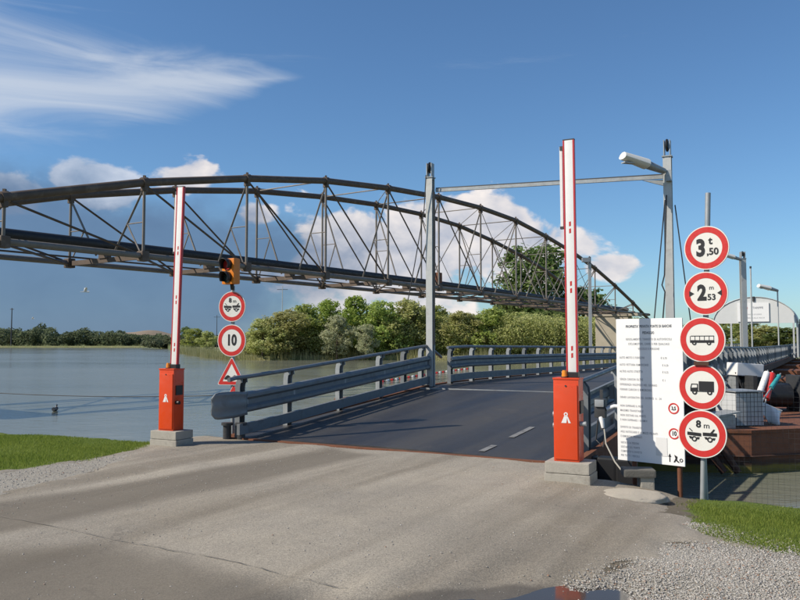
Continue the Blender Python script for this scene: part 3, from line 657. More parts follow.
# ------------------------------------------------------------------ pontoon bridge
def deck_z(a): return float(np.interp(a, [10.3, 11.5, 17.6, 19.5, 40, 60, 99], [0.03, 0.10, 0.52, 0.57, 0.42, 0.42, 0.5]))
HW = 2.95
def build_bridge():
    br = thing('pontoon_bridge', 'floating road bridge with dark deck carried on rusty pontoons', 'bridge', RP(10.3, 0, 0), 0)
    inv = Matrix.Translation(-br.location)
    def loc(p): return p - br.location
    def plate(name, a0, a1, m, n=6):
        mb = MB(); aa = np.linspace(a0, a1, n); P0 = []
        for a in aa:
            z = deck_z(a)
            for c, dz in ((-HW, 0), (-1.5, .018), (0, .03), (1.5, .018), (HW, 0), (HW, -0.16), (-HW, -0.16)): P0.append(loc(RP(a, c, z + dz)))
        k = 7; ff = [(i * k + j, i * k + (j + 1) % k, (i + 1) * k + (j + 1) % k, (i + 1) * k + j) for i in range(n - 1) for j in range(k)]
        ff += [tuple(range(k)), tuple((n - 1) * k + j for j in range(k))]
        mb.add(P0, ff); return mb.build(name, m, br)
    plate('ramp_plate', 10.32, 17.15, M['deck'], 12)
    plate('ramp_plate', 17.20, 18.9, M['deck'], 4)
    a = 18.93
    while a < 98:
        plate('deck_plate', a, min(a + 7.97, 99), M['deck'], 5); a += 8.0
    # steel edge channels, rusty
    for s in (-1, 1):
        mb = MB(); prof = [(-0.05, -0.30), (0.05, -0.30), (0.05, 0.02), (-0.05, 0.02)]
        mb.sweep(prof, [loc(RP(q, s * (HW + 0.055), deck_z(q) + 0.012)) for q in np.linspace(10.4, 18.8, 14)]); mb.build('edge_channel', M['rust'], br)
        mb = MB(); mb.sweep(prof, [loc(RP(q, s * (HW + 0.055), deck_z(q) + 0.012)) for q in np.linspace(18.95, 98.5, 40)]); mb.build('edge_channel', M['rust_dark'], br)
    mb = MB(); mb.box(loc(RP(10.30, 0, 0.022)), (2 * HW, 0.10, 0.03), -TH); mb.build('threshold_bar', M['rust'], br)
    mb = MB(); mb.box(loc(RP(17.175, 0, deck_z(17.175) + 0.012)), (2 * HW - .1, 0.022, 0.05), -TH); mb.build('joint_strip', M['galv'], br)
    for q0, q1 in ((10.55, 11.05), (11.75, 12.75)):          # worn lane dashes
        mb = MB(); P = [loc(RP(a_, 1.55 + dc, deck_z(a_) + 0.026)) for a_, dc in ((q0, -.05), (q0, .05), (q1, .05), (q1, -.05))]
        mb.add(P, [(0, 1, 2, 3)]); mb.build('lane_dash', WORN, br)
    mb = MB(); q = [(18.1, -5.4), (18.1, 0.1), (21.5, 0.1), (21.5, -5.4), (20.4, -6.8), (19.2, -6.8)]; pts = [loc(RP(x, y)) for x, y in q]
    mb.prism([(p.x, p.y) for p in pts], WATER_Z - 0.4, 0.0); mb.build('pontoon', M['rust'], br)
    # pontoons across the bridge
    for i, a in enumerate(np.arange(30, 96, 11)):
        mb = MB(); q = [(a - 1.7, -5.4), (a - 1.7, 4.2), (a - .6, 5.6), (a + .6, 5.6), (a + 1.7, 4.2), (a + 1.7, -5.4), (a + .6, -6.8), (a - .6, -6.8)]
        pts = [loc(RP(x, y)) for x, y in q]; mb.prism([(p.x, p.y) for p in pts], WATER_Z - 0.4, 0.0); h = mb.build('pontoon', M['rust'], br)
        for c in (-2.4, 2.4): mb = MB(); mb.box(loc(RP(a, c, 0.10)), (0.2, 2.8, 0.22), -TH); mb.build('bearer', M['dark'], br)
    return br
WORN = mat('worn road paint', (0.19, 0.19, 0.185), 0.8, 0, 0.3, 5, stain=(0.055, 0.055, 0.058), stain_amt=1.0, stain_scale=4)
build_bridge()

# ------------------------------------------------------------------ guardrails
WB = [(-0.02, -.155), (0.03, -.15), (0.065, -.115), (0.065, -.075), (0.01, -.035), (0.01, .035), (0.065, .075), (0.065, .115), (0.03, .15), (-0.02, .155)]
WB = [(a, b) for a, b in WB] + [(a - 0.012, b) for a, b in reversed(WB)]
def guardrail(label, side, path_ac, post_as, top=0.98, beam=0.60, wave=1.0, blunt_start=False, ramp_end=False, post_from=None, fine=30):
    a0, a1 = path_ac[0][0], path_ac[-1][0]
    cf = lambda a: float(np.interp(a, [q[0] for q in path_ac], [q[1] for q in path_ac]))
    root = RP(a0, cf(a0), deck_z(max(a0, 10.31)) - 0.02)
    g = thing('guardrail', label, 'guardrail', root)
    L = lambda a, c, z: RP(a, c, deck_z(a) + z) - root
    s = side                                            # +1: rail on the right, its face looks left
    aa = np.linspace(a0, a1, fine)
    pr = [(-s * x, z * wave) for x, z in WB]
    st = 0.25 if blunt_start else 0.0
    mb = MB(); mb.sweep(pr, [L(a, cf(a), beam) for a in np.linspace(a0 - st, a1, fine)]); mb.build('wave_beam', M['rail'], g, True, 35)
    if blunt_start:                                     # flared rounded end piece
        na, nz_ = 15, 9; vv = []
        for i in range(na):
            f = i / (na - 1); aa_ = a0 - 0.66 + f * 0.80
            e = min(1.0, f / 0.16); hh = 0.215 * (0.62 + 0.38 * math.sqrt(max(0, 1 - (1 - e) ** 2))) * (1 - 0.12 * sm(np.array(f), .55, 1.0))
            for j in range(nz_):
                v = -1 + 2 * j / (nz_ - 1); bulge = 0.075 + 0.008 * cos(v * PI * 2) - 0.06 * (1 - min(1, f / .35)) ** 2
                vv.append(L(aa_, cf(a0) - s * bulge, beam - .01 + v * float(hh)))
        mb = MB(); mb.add(vv, [(i * nz_ + j, (i + 1) * nz_ + j, (i + 1) * nz_ + j + 1, i * nz_ + j + 1) for i in range(na - 1) for j in range(nz_ - 1)])
        o = mb.build('terminal_plate', M['rail'], g, True, 60); md = o.modifiers.new('solid', 'SOLIDIFY'); md.thickness = 0.02
    mb = MB(); pts = [L(a, cf(a) + s * 0.06, top) for a in aa]
    if blunt_start: pts = [L(a0 - 0.18, cf(a0) + s * 0.06, top - .03)] + pts
    if ramp_end: pts = pts + [L(a1 + 0.12, cf(a1) + s * 0.06, top - 0.05), L(a1 + 0.75, cf(a1) + s * 0.06, beam + 0.1)]
    mb.tube(pts, 0.038, 8); mb.build('top_rail', M['rail'], g, True, 60)
    mb = MB(); mb.sweep([(-.03, -.09), (.03, -.09), (.03, .09), (-.03, .09)], [L(a, cf(a), 0.16) for a in aa]); mb.build('kick_rail', M['rail'], g)
    for i, a in enumerate(post_as):
        c = cf(a) + s * 0.13; lo = -0.22
        mb = MB(); path = [L(a, c, lo), L(a, c, 0.35), L(a, c, top - 0.18), L(a, c - s * 0.012, top - 0.10), L(a, c - s * 0.05, top - 0.045), L(a, c - s * 0.10, top - 0.04)]
        pr2 = [(-.05, -.07), (.05, -.07), (.05, -.058), (-.038, -.058), (-.038, .058), (.05, .058), (.05, .07), (-.05, .07)]
        mb.sweep([(b, a_) for a_, b in pr2], path, side=U); p = mb.build('post', M['galv'] if i % 4 else M['rail'], g)
        mb = MB(); mb.box(L(a, cf(a) + s * 0.03, beam), (0.08, 0.10, 0.22), -TH); mb.build('spacer', M['galv'], p)
        mb = MB(); mb.box(L(a, c, -0.10), (0.2, 0.22, 0.03), -TH); mb.box(L(a, c - s * .02, -0.06), (0.03, 0.03, 0.07), -TH); mb.build('base_plate', M['dark'], p)
    return g
guardrail('dark steel ramp guardrail with flared blunt end beside the left signs', -1, [(10.15, -2.66), (17.9, -2.98)], [10.35, 11.75, 13.6, 15.35, 16.6, 17.6], top=1.02, beam=0.60, wave=1.12, blunt_start=True, ramp_end=True)
guardrail('long steel guardrail on the left deck edge beyond the left portal post', -1, [(18.5, -2.72), (99, -2.78)], list(np.arange(18.8, 40, 1.42)) + list(np.arange(40, 99, 2.0)), top=0.96, beam=0.56, fine=70)
guardrail('short steel guardrail behind the right barrier cabinet and notice board', 1, [(10.9, 2.78), (17.9, 2.78)], [11.2, 13.15, 15, 16.5, 17.7], top=1.0, beam=0.60, wave=1.12)
guardrail('long steel guardrail on the right deck edge above the rusty barge', 1, [(18.5, 2.72), (99, 2.72)], list(np.arange(18.8, 40, 1.42)) + list(np.arange(40, 99, 1.6)), top=0.96, beam=0.56, fine=70)

# ------------------------------------------------------------------ portal masts
def hbeam(mb, p, h, w=0.2, d=0.2, rz=0.0, t=0.025):
    p = Vector(p); m = Matrix.Rotation(rz, 3, 'Z')
    for off, dim in (((0, -d / 2 + t / 2, 0), (w, t, h)), ((0, d / 2 - t / 2, 0), (w, t, h)), ((0, 0, 0), (t, d - 2 * t, h))):
        o = m @ Vector(off); mb.box(p + o + Vector((0, 0, h / 2)), dim, rz)
def mast(root, p, ztop, rz, w=0.175):
    z0 = -0.25
    mb = MB(); hbeam(mb, Vector((p.x, p.y, z0)) - root.location, ztop - 0.35 - z0, w, w, rz); col = mb.build('column', M['galv_light'], root)
    mb = MB()
    for dx in (-w * .36, w * .36): mb.box(Vector((p.x, p.y, ztop - 0.20)) - root.location + Matrix.Rotation(rz, 3, 'Z') @ Vector((dx, 0, 0)), (0.02, w, 0.42), rz)
    mb.box(Vector((p.x, p.y, ztop - 0.36)) - root.location, (w + .04, w + .04, 0.025), rz); cap = mb.build('pulley_bracket', M['galv'], root)
    mb = MB(); q = Vector((p.x, p.y, ztop - 0.10)) - root.location
    ring = [q + Matrix.Rotation(rz, 3, 'Z') @ Vector((0, 0.12 * cos(k * PI / 8), 0.12 * sin(k * PI / 8))) for k in range(17)]
    mb.tube(ring, 0.028, 6, False); mb.box(q, (0.05, 0.14, 0.14), rz); mb.build('pulley', M['black'], cap, True)
    mb = MB(); mb.box(Vector((p.x, p.y, z0 + 0.35)) - root.location, (w + .16, w + .16, 0.03), rz); mb.build('base_plate', M['galv'], root)
    return col
def lamp_head(root, p, d, L_, drop, name='lamp_head'):
    d = Vector((d[0], d[1], 0)).normalized(); e = Vector(p) + d * L_ + Vector((0, 0, drop)); p = Vector(p)
    f = (e - p).normalized(); sd_ = Vector((-d.y, d.x, 0)); upv = sd_.cross(f) * -1
    if upv.z < 0: upv = -upv
    def blk(t0, t1, hw0, hw1, h0, h1, m, nm, par):
        mb = MB(); vv = []
        for t, hw, hh in ((t0, hw0, h0), (t1, hw1, h1)):
            c = p + f * t
            for k in range(10):
                a = 2 * PI * k / 10; vv.append(c + sd_ * hw * cos(a) + upv * hh * (sin(a) if sin(a) > 0 else 0.55 * sin(a)))
        ff = [(k, (k + 1) % 10, 10 + (k + 1) % 10, 10 + k) for k in range(10)] + [tuple(range(9, -1, -1)), tuple(range(10, 20))]
        mb.add(vv, ff); return mb.build(nm, m, par, True, 50)
    Lt = (e - p).length
    h = blk(0.0, Lt * 0.42, 0.075 * Lt, 0.11 * Lt, 0.075 * Lt, 0.11 * Lt, M['galv'], name, root)
    blk(Lt * 0.43, Lt, 0.15 * Lt, 0.12 * Lt, 0.135 * Lt, 0.10 * Lt, M['sign_white'], 'lamp_cover', h)
    mb = MB(); c = p + f * Lt * 0.72 - upv * 0.05 * Lt; mb.box(c, (Lt * 0.5, 0.13 * Lt, 0.02), math.atan2(d.y, d.x)); mb.build('lamp_glass', M['galv_light'], h)
    return h
P1L, P1R = at_depth(430.5, 300, 20.0), at_depth(670, 300, 17.35)
g = thing('portal_frame', 'tall galvanised portal of two pulley masts and a crossbar over the ramp end', 'portal frame', (P1L.x, P1L.y, -0.25))
rzp = math.atan2(P1R.y - P1L.y, P1R.x - P1L.x)
zl, zr = at_depth(430, 164, 20.0).z, at_depth(670, 141, 17.35).z
mast(g, P1L, zl, rzp); mast(g, P1R, zr, rzp)
b0, b1 = at_depth(436, 190.5, 20.0) - g.location, at_depth(663, 177, 17.35) - g.location
mb = MB(); mb.sweep([(-.03, -.04), (.03, -.04), (.03, .04), (-.03, .04)], [b0, b1]); cb = mb.build('crossbar', M['galv'], g)
mb = MB(); mb.sweep([(-.012, -.015), (.012, -.015), (.012, .015), (-.012, .015)], [b0 + Vector((0, 0, .056)), b1 + Vector((0, 0, .056))]); mb.build('cable_tray', M['dark'], cb)
mb = MB(); v0 = b1 + Vector((0, 0, -0.06)); mb.add([v0 + Vector((-.4, .18, .02)), v0 + Vector((0.02, 0, 0)), v0 + Vector((0.02, 0, -.14)), v0 + Vector((-.4, .21, .02)), v0 + Vector((.02, .03, 0)), v0 + Vector((.02, .03, -.14))], [(0, 1, 2), (5, 4, 3), (0, 3, 4, 1), (1, 4, 5, 2), (2, 5, 3, 0)])
mb.build('gusset', M['galv'], cb)
lp = at_depth(664, 172, 17.2) - g.location
lamp_head(g, lp, (-0.87, -0.30), 1.08, 0.26)
mb = MB(); mb.box(at_depth(669, 176, 17.22) - g.location, (0.12, 0.16, 0.24), rzp); mb.build('junction_box', M['galv'], g)
def cable(pts, r, parent, m=None, name='cable'):
    mb = MB(); mb.tube(pts, r, 5, False); return mb.build(name, m or M['cable'], parent, True)
o_ = g.location
cable([at_depth(665, 200, 17.3) - o_, at_depth(656, 300, 17.3) - o_, at_depth(652, 345, 17.3) - o_], 0.014, g)
cable([at_depth(675, 205, 17.2) - o_, at_depth(685, 280, 17.2) - o_, at_depth(694, 345, 17.2) - o_], 0.014, g)
cable([at_depth(666.5, 195, 17.15) - o_, at_depth(664.5, 275, 17.15) - o_, at_depth(662, 285, 17.15) - o_, at_depth(665, 292, 17.15) - o_, at_depth(662, 330, 17.15) - o_], 0.016, g)
cable([at_depth(426, 175, 19.8) - o_, at_depth(424, 210, 19.9) - o_, at_depth(415, 262, 19.9) - o_, at_depth(408, 300, 19.9) - o_], 0.014, g)
cable([at_depth(434, 192, 19.85) - o_, at_depth(434.5, 230, 19.85) - o_, at_depth(434, 345, 19.85) - o_], 0.025, g, M['black'])
# second portal further along
P2L, P2R = at_depth(590, 300, 42.6), at_depth(743.5, 300, 42.0)
for (P_, yt, dp, w_, lb, lx) in ((P2L, 257, 42.6, .15, 'distant galvanised mast beyond the left rail, right of the barrier arm', 588), (P2R, 252, 42.0, .27, 'distant galvanised mast with a lamp right of the round signs', 741)):
    g = thing('pulley_mast', lb, 'mast', (P_.x, P_.y, -0.25), 0, 'distant pulley masts on the bridge')
    mast(g, P_, at_depth(CX, yt, dp).z, 0.0, w_)
    if lx > 600: lamp_head(g, at_depth(lx, 260, 41.8) - g.location, (-1, -.3), 1.15, 0.25)
    else:
        mb = MB(); mb.bbox(at_depth(586, 260, 42.4) - g.location, (.45, .2, .25), .03); mb.build('junction_box', M['galv'], g)
# slender lamp posts on the far deck
for (x, yt, dp, lb, dx) in ((777.5, 291, 60, 'slim lamp post with white head above the arched shelter', -1), (750.5, 268, 45, 'bare slim grey pole beside the distant right portal mast', 0)):
    p = at_depth(x, yt, dp); g = thing('lamp_post' if dx else 'slim_pole', lb, 'lamp post' if dx else 'pole', (p.x, p.y, 0.3))
    mb = MB(); mb.tube([(0, 0, 0), (0, 0, p.z - 0.3)], 0.055 if dx else 0.045, 8); mb.build('pole', M['galv_light'], g, True)
    if dx: lamp_head(g, (0, 0, p.z - .3), (dx, -.25), 1.7, 0.35)
    else:
        mb = MB(); mb.tube([(0, 0, p.z - 0.32), (0, 0, p.z - 0.2)], 0.06, 8); mb.build('cap', M['dark'], g, True)

# ------------------------------------------------------------------ arched shelter over the far deck
def shelter():
    a = 68.0; root = RP(a, 0.6, deck_z(a)); g = thing('arched_shelter', 'pale arched gate shelter with a white notice spanning the far deck', 'shelter', root, -TH)
    W = 3.05; ze, zt = 2.7, 4.8
    arc = [(W * cos(q), ze + (zt - ze) * sin(q)) for q in np.linspace(PI, 0, 21)]
    mb = MB()
    mb.v = []; out = [(x, 0, z) for x, z in arc]
    mb.add([(x, -0.05, z) for x, z in arc] + [(x, 0.05, z) for x, z in arc], [tuple(range(21)), tuple(range(41, 20, -1))] + [(k, k + 1, 22 + k, 21 + k) for k in range(20)] + [(20, 0, 21, 41)])
    mb.build('gable_panel', mat('pale sheet', (.6, .61, .6), .5, 0, .06, 2), g)
    mb = MB(); mb.add([(x * 1.01, -0.1, z + .03) for x, z in arc] + [(x * 1.01, 4.0, z + .03) for x, z in arc], [(k, k + 1, 22 + k, 21 + k) for k in range(20)]); o = mb.build('roof_sheet', M['galv_light'], g, True)
    md = o.modifiers.new('solid', 'SOLIDIFY'); md.thickness = 0.06
    for x in (-W, -1.7, -1.0, W - .25, W):
        for y in ((0, 3.8) if abs(x) == W else (0,)):
            mb = MB(); mb.box((x, y, ze / 2), (0.13, 0.13, ze)); mb.build('post', M['galv_light'], g)
    mb = MB(); mb.box((-0.05, -0.12, ze + 0.88), (2.3, 0.05, 1.5)); pn = mb.build('notice', M['board_white'], g)
    mb = MB(); mb.disk((-.72, -0.15, ze + 1.22), 0.28, 24, 0, 0.16); mb.build('red_mark', M['red'], pn)
    mb = MB(); text_mb(mb, 'TARIFFE', 0.22, 0.30, ze + 1.22, -0.15, 0.006)
    for k, tx in enumerate(('A PASSO D\'UOMO', 'UN MEZZO ALLA VOLTA')): text_mb(mb, tx, 0.14, 0.0, ze + 0.7 - k * 0.28, -0.15)
    mb.build('lettering', M['faded_ink'], pn)
    mb = MB(); mb.box((-W - 0.5, 0.4, 1.3), (0.9, 0.08, 2.5)); mb.build('side_screen', M['dark'], g)
    mb = MB(); mb.box((W + 1.0, 0.2, 1.7), (1.7, 0.08, 2.6)); mb.build('side_screen', M['black'], g)
    mb = MB(); mb.tube([(0, -.1, zt + .03), (0, -.1, zt - .35)], .09, 8); mb.build('ridge_lamp', M['dark'], g, True)
shelter()

# ------------------------------------------------------------------ truss carrying the pipe
def truss():
    th = R(34.0); D = Vector((sin(th), cos(th), 0)); W_ = Vector((-cos(th), sin(th), 0)); p, w = 6.9, 6.0
    P0 = Vector((-16.27, 31.8, 0))
    TOP = {-1: 4.25, 0: 5.95, 1: 7.74, 2: 9.14, 3: 10.2, 4: 10.87, 5: 11.3, 6: 11.45, 7: 11.25, 8: 10.55, 9: 9.65, 10: 8.45, 11: 6.85, 12: 5.05, 13: 3.0}
    BOT = lambda i: 4.0 + 0.22 * (1 - ((i - 4.0) / 6.0) ** 2 if abs(i - 4) < 6 else 0) - (0.25 if i > 10 else 0)
    N = lambda i, k, z: P0 + D * (i * p) + W_ * (w * k) + Vector((0, 0, HC + z))
    root = N(-1, 0.5, -HC - 1.5); g = thing('truss_bridge', 'long brown arched tubular truss carrying a black pipe across the river', 'truss bridge', root)
    L = lambda v: v - root
    def member(name, a, b, r, m, n=8, par=None):
        mb = MB(); mb.tube([L(a), L(b)], r, n); return mb.build(name, m, par or g, True, 60)
    idx = list(range(-1, 14))
    for k in (0, 1):
        for i in idx[:-1]:
            top = member('top_chord', N(i, k, TOP[i]), N(i + 1, k, TOP[i + 1]), 0.20, M['truss'], 12)
            member('bottom_chord', N(i, k, BOT(i)), N(i + 1, k, BOT(i + 1)), 0.145, M['truss_grey'], 10)
            # bright stay under the top chord, and the joint collars
            mb = MB(); q = N(i + 1, k, TOP[i + 1]) - N(i, k, TOP[i]); c0 = N(i, k, TOP[i])
            mb.tube([L(c0 - q.normalized() * .16), L(c0 + q.normalized() * .16)], 0.25, 12); mb.box(L(c0 + Vector((0, 0, .27))), (.12, .12, .14)); mb.build('collar', M['truss'], top, True, 40)
        for i in idx[1:-1]:
            member('vertical', N(i, k, TOP[i]), N(i, k, BOT(i)), 0.075, M['truss_grey'])
            mb = MB(); mb.bbox(L(N(i, k, BOT(i) - .03)), (0.42, 0.42, 0.5), .05, -th); mb.build('node_plate', M['truss'], g)
            mb = MB(); mb.bbox(L(N(i, k, TOP[i] - .28)), (0.34, 0.2, 0.3), .03, -th); mb.build('node_plate', M['truss'], g)
            # inward knee brace with its short strut
            s = 0.38 if k == 0 else -0.38
            t0, f0 = N(i, k, TOP[i] - 0.25), N(i, k + s, BOT(i) + 0.25)
            member('knee_brace', t0, f0, 0.055, M['truss_grey'], 6)
            mid = t0.lerp(f0, 0.55); h = N(i, k, mid.z - HC)
            member('brace_strut', mid, h, 0.032, M['truss_grey'], 5); member('brace_strut', mid, N(i, k + s * 0.12, BOT(i) + .25), 0.042, M['truss_grey'], 5)
        for i in idx[:-1]:
            if i < 6: member('diagonal', N(i, k, TOP[i] - .1), N(i + 1, k, BOT(i + 1)), 0.055, M['truss'], 6)
            else: member('diagonal', N(i + 1, k, TOP[i + 1] - .1), N(i, k, BOT(i)), 0.045, M['truss_grey'], 6)
            if i in (6, 7, 8, 9): member('counter_rod', N(i, k, TOP[i] - .2), N(i + 1, k, BOT(i + 1)), 0.03, M['truss_grey'], 5)
    for i in idx:
        mb = MB(); mb.sweep([(-.07, -.12), (.07, -.12), (.07, .12), (-.07, .12)], [L(N(i, -.03, BOT(i) - .05)), L(N(i, 1.03, BOT(i) - .05))]); mb.build('floor_beam', M['truss'], g)
        if 2 < i < 12: member('top_strut', N(i, 0, TOP[i]), N(i, 1, TOP[i]), 0.045, M['truss_grey'], 6)
        if i < 13:
            member('floor_brace', N(i, 0, BOT(i) - .1), N(i + 1, 1, BOT(i + 1) - .1), 0.06, M['truss'], 6)
            if i >= 5: member('floor_brace', N(i, 1, BOT(i) - .16), N(i + 1, 0, BOT(i + 1) - .16), 0.06, M['truss_grey'], 6)
            if 2 < i < 11: member('top_brace', N(i, 0, TOP[i] + .05), N(i + 1, 1, TOP[i + 1] + .05), 0.03, M['truss_grey'], 5)
            for q in (0.3, 0.7):
                member('stringer', N(i, q, BOT(i) + .1), N(i + 1, q, BOT(i + 1) + .1), 0.05, M['truss'], 6)
    mb = MB(); mb.tube([L(N(i, 0.5, BOT(i) + 0.72)) for i in idx], 0.27, 14); pp = mb.build('pipe', M['pipe'], g, True, 60)
    for i in idx[1:-1]:
        mb = MB(); mb.box(L(N(i, 0.5, BOT(i) + 0.26)), (0.7, 0.25, 0.42), -th); mb.build('pipe_saddle', M['truss'], pp)
    q = N(6.0, 0.5, BOT(6)); q = N(5.55, 0.42, BOT(5.5) + 1.15); mb = MB(); mb.bbox(L(q), (0.75, 0.6, 0.85), .05, -th); mb.build('valve_box', M['rust'], g)
    # concrete piers
    for (i, nm) in ((-1.05, 0), (12.05, 1)):
        mb = MB(); c = L(N(i, 0.45, 0)); z1 = HC + BOT(12) - .35; z0 = -2.5
        mb.bbox((c.x, c.y, (z0 + z1) / 2 - root.z), (4.4, 1.6, z1 - z0), .12, -th); mb.build('pier', M['pier'], g)
        mb = MB(); mb.bbox((c.x, c.y, z1 + 0.12 - root.z), (7.0, 1.9, 0.34), .05, -th); mb.build('pier_cap', M['pier'], g)
truss()

# ------------------------------------------------------------------ barriers
def barrier(label, px, base_y, arm_len, lean, group, cable_box):
    p = on_z(px, base_y); rz = -R(26)
    z0 = gz1(p.x, p.y) - 0.02
    g = thing('barrier_gate', label, 'barrier gate', (p.x, p.y + 0.17, z0), rz, group)
    for k in range(2):
        mb = MB(); mb.bbox((0.02, 0.0, 0.07 + 0.134 * k), (0.54 - .02 * k, 0.40, 0.13), 0.012); mb.build('plinth_block', M['concrete'], g)
    w, d, h, zb = 0.30, 0.24, 0.96, 0.27
    mb = MB(); mb.bbox((0, 0, zb + h / 2), (w, d, h), 0.008); cb = mb.build('cabinet', M['orange'], g, True, 30)
    mb = MB(); mb.bbox((0, -d / 2 - 0.004, zb + h / 2 - 0.02), (w - 0.03, 0.014, h - 0.09), 0.005); dr = mb.build('door', M['orange'], cb, True, 30)
    mb = MB(); mb.bbox((0, 0, zb + h + 0.008), (w + 0.014, d + 0.014, 0.02), 0.004); mb.build('lid', M['orange'], cb, True, 30)
    # white road emblem
    mb = MB(); y = -d / 2 - 0.0135; e = zb + 0.50
    mb.add([(-.018, y, e + .035), (.018, y, e + .035), (.006, y, e - .05), (-.055, y, e - .05)], [(0, 1, 2, 3)]); mb.add([(.012, y, e + .025), (.022, y, e + .03), (.058, y, e - .05), (.03, y, e - .05)], [(0, 1, 2, 3)])
    mb.disk((0, 0, e + .052), 0.024, 14, y, 0.011); mb.build('emblem', M['white'], dr)
    mb = MB(); mb.tube([(0.0, y + .004, zb + h - .075), (0.0, y - .004, zb + h - .075)], 0.011, 10); mb.build('lock', M['dark'], dr, True)
    mb = MB(); mb.box((w / 2 + 0.008, 0.0, zb + h * 0.66), (0.016, 0.15, 0.15)); mb.build('side_panel', M['black'], cb)
    mb = MB(); mb.tube([(w / 2, -.06, zb + h * .46), (w / 2 + .07, -.06, zb + h * .46)], .03, 10); mb.build('photocell', M['black'] if cable_box else M['galv'], cb, True)
    for k in range(2):
        if not cable_box: mb = MB(); mb.tube([(-w / 2, .0, zb + h * (.42 + .14 * k)), (-w / 2 - .035, .0, zb + h * (.42 + .14 * k))], .035, 12); mb.build('photocell', M['galv'], cb, True)
    mb = MB(); mb.tube([(-.03, -.05, zb + h + .015), (-.03, -.05, zb + h + .03)], .042, 12); mb.build('lamp_base', M['black'], cb, True)
    mb = MB(); mb.tube([(-.03, -.05, zb + h + .03), (-.03, -.05, zb + h + .085), (-.03, -.05, zb + h + .105)], .036, 12, True, .026); mb.build('flashing_lamp', M['amber'], cb, True, 40)
    # the raised arm
    ax = 0.055; zz = zb + h + 0.02
    mb = MB(); mb.bbox((ax, 0, zz + .03), (0.15, 0.10, 0.07), .01); mb.build('arm_bracket', M['black'], g)
    W_ = 0.10
    mb = MB(); mb.bbox((0, 0, arm_len / 2), (W_, 0.045, arm_len), 0.006); am = mb.build('arm', M['white'], g, True, 30)
    am.location = (ax, 0, zz + 0.04); am.rotation_euler = (0, lean, 0)
    for sx in (-1, 1):
        mb = MB(); mb.bbox((sx * (W_ / 2 + .010), 0, arm_len / 2), (0.02, 0.05, arm_len - .004), 0.005); mb.build('edge_strip', M['arm_red'], am)
    for zf in (0.08, 0.36, 0.62) if not cable_box else (0.09, 0.36, 0.64):
        for k in range(2):
            mb = MB(); z = arm_len * zf * 0.98 + k * 0.085; mb.add([(-.008, -.0245, z - .03), (.014, -.0245, z - .024), (.014, -.0245, z + .03), (-.008, -.0245, z + .024)], [(0, 1, 2, 3)]); mb.build('reflector', M['red'], am)
    mb = MB(); mb.box((0, 0, arm_len + .006), (W_ + .04, .05, .012)); mb.build('end_cap', M['dark'], am)
    mb = MB(); mb.bbox((-W_ / 2 - .048, .01, arm_len - .56), (0.035, 0.035, 0.98), .005); fr = mb.build('folded_rest', M['white'], am)
    mb = MB(); mb.box((-W_ / 2 - .03, .01, arm_len - .09), (0.06, 0.05, .05)); mb.box((-W_ / 2 - .048, .01, arm_len - 1.06), (0.045, 0.045, .03)); mb.build('hinge', M['dark'], fr)
    return g
barrier('orange barrier cabinet with raised arm on the left by the grass', 167.5, 447.0, 2.88, R(1.6), 'raised road barriers', True)
barrier('orange barrier cabinet with raised arm on the right before the notice board', 572.5, 484.0, 2.82, R(-0.3), 'raised road barriers', False)

# ------------------------------------------------------------------ sign symbols (drawn in a unit disk, x right, z up)
def lorry(mb):
    y = -.004
    mb.poly([(-.02 - .08, -.14), (.46, -.14), (.46, .22), (-.10, .22)], y)
    mb.poly([(-.40, -.18), (.46, -.18), (.46, -.15), (-.40, -.15)], y)
    mb.poly([(-.42, -.17), (-.13, -.17), (-.13, -.02), (-.42, -.04)], y)
    mb.poly([(-.42, -.04), (-.38, .12), (-.35, .12), (-.39, -.04)], y); mb.poly([(-.38, .09), (-.13, .09), (-.13, .12), (-.38, .12)], y); mb.poly([(-.165, -.04), (-.13, -.04), (-.13, .10), (-.165, .10)], y)
    for x in (-.26, .30): mb.disk((x, 0, -.2), .095, 16, y - .001, .045)
def bus(mb):
    y = -.004; mb.poly([(-.46, -.12), (.46, -.12), (.46, -.02), (-.46, -.02)], y); mb.poly([(-.44, .13), (.46, .13), (.46, .155), (-.42, .155)], y)
    for x in (-.45, -.27, -.09, .09, .27, .445): mb.poly([(x - .008, -.02), (x + .008, -.02), (x + .008, .14), (x - .008, .14)], y)
    for x in (-.30, .26): mb.disk((x, 0, -.13), .085, 16, y - .001, .04)
def towing(mb):
    y = -.004
    for sx in (-1, 1):
        o = .28 * sx
        mb.poly([(o - .25, -.06), (o + .25, -.09 if sx < 0 else -.06), (o + .25, .03 if sx < 0 else .06), (o - .25, .06)], y)
        mb.poly([(o - .20, -.10), (o - .10, -.10), (o - .06, -.19), (o - .16, -.19)], y); mb.poly([(o + .10, -.12), (o + .20, -.12), (o + .16, -.21), (o + .08, -.19)], y)
        mb.disk((o, 0, -.19), .10, 16, y - .001, .055)
    mb.poly([(-.47, .18), (-.44, .20), (-.33, .09), (-.36, .07)], y); mb.poly([(.30, .06), (.38, .06), (.47, .18), (.42, .20)], y)
    text_mb(mb, '8', .36, -.12, .35, y, .012); text_mb(mb, 'm', .30, .17, .31, y, .0)
def t350(mb):
    text_mb(mb, '3', .92, -.22, -.02, -.004, .04, sx=.82); text_mb(mb, 't', .42, .16, .27, -.004, .012); text_mb(mb, ',50', .38, .24, -.17, -.004, .010)
def m253(mb):
    text_mb(mb, '2', .84, -.14, .0, -.004, .04, sx=.82); text_mb(mb, 'm', .26, .24, .22, -.004, .0); text_mb(mb, '53', .34, .24, -.17, -.004, .008)
    mb.poly([(-.64, .12), (-.64, -.12), (-.44, 0)], -.004); mb.poly([(.64, .12), (.46, 0), (.64, -.12)], -.004)
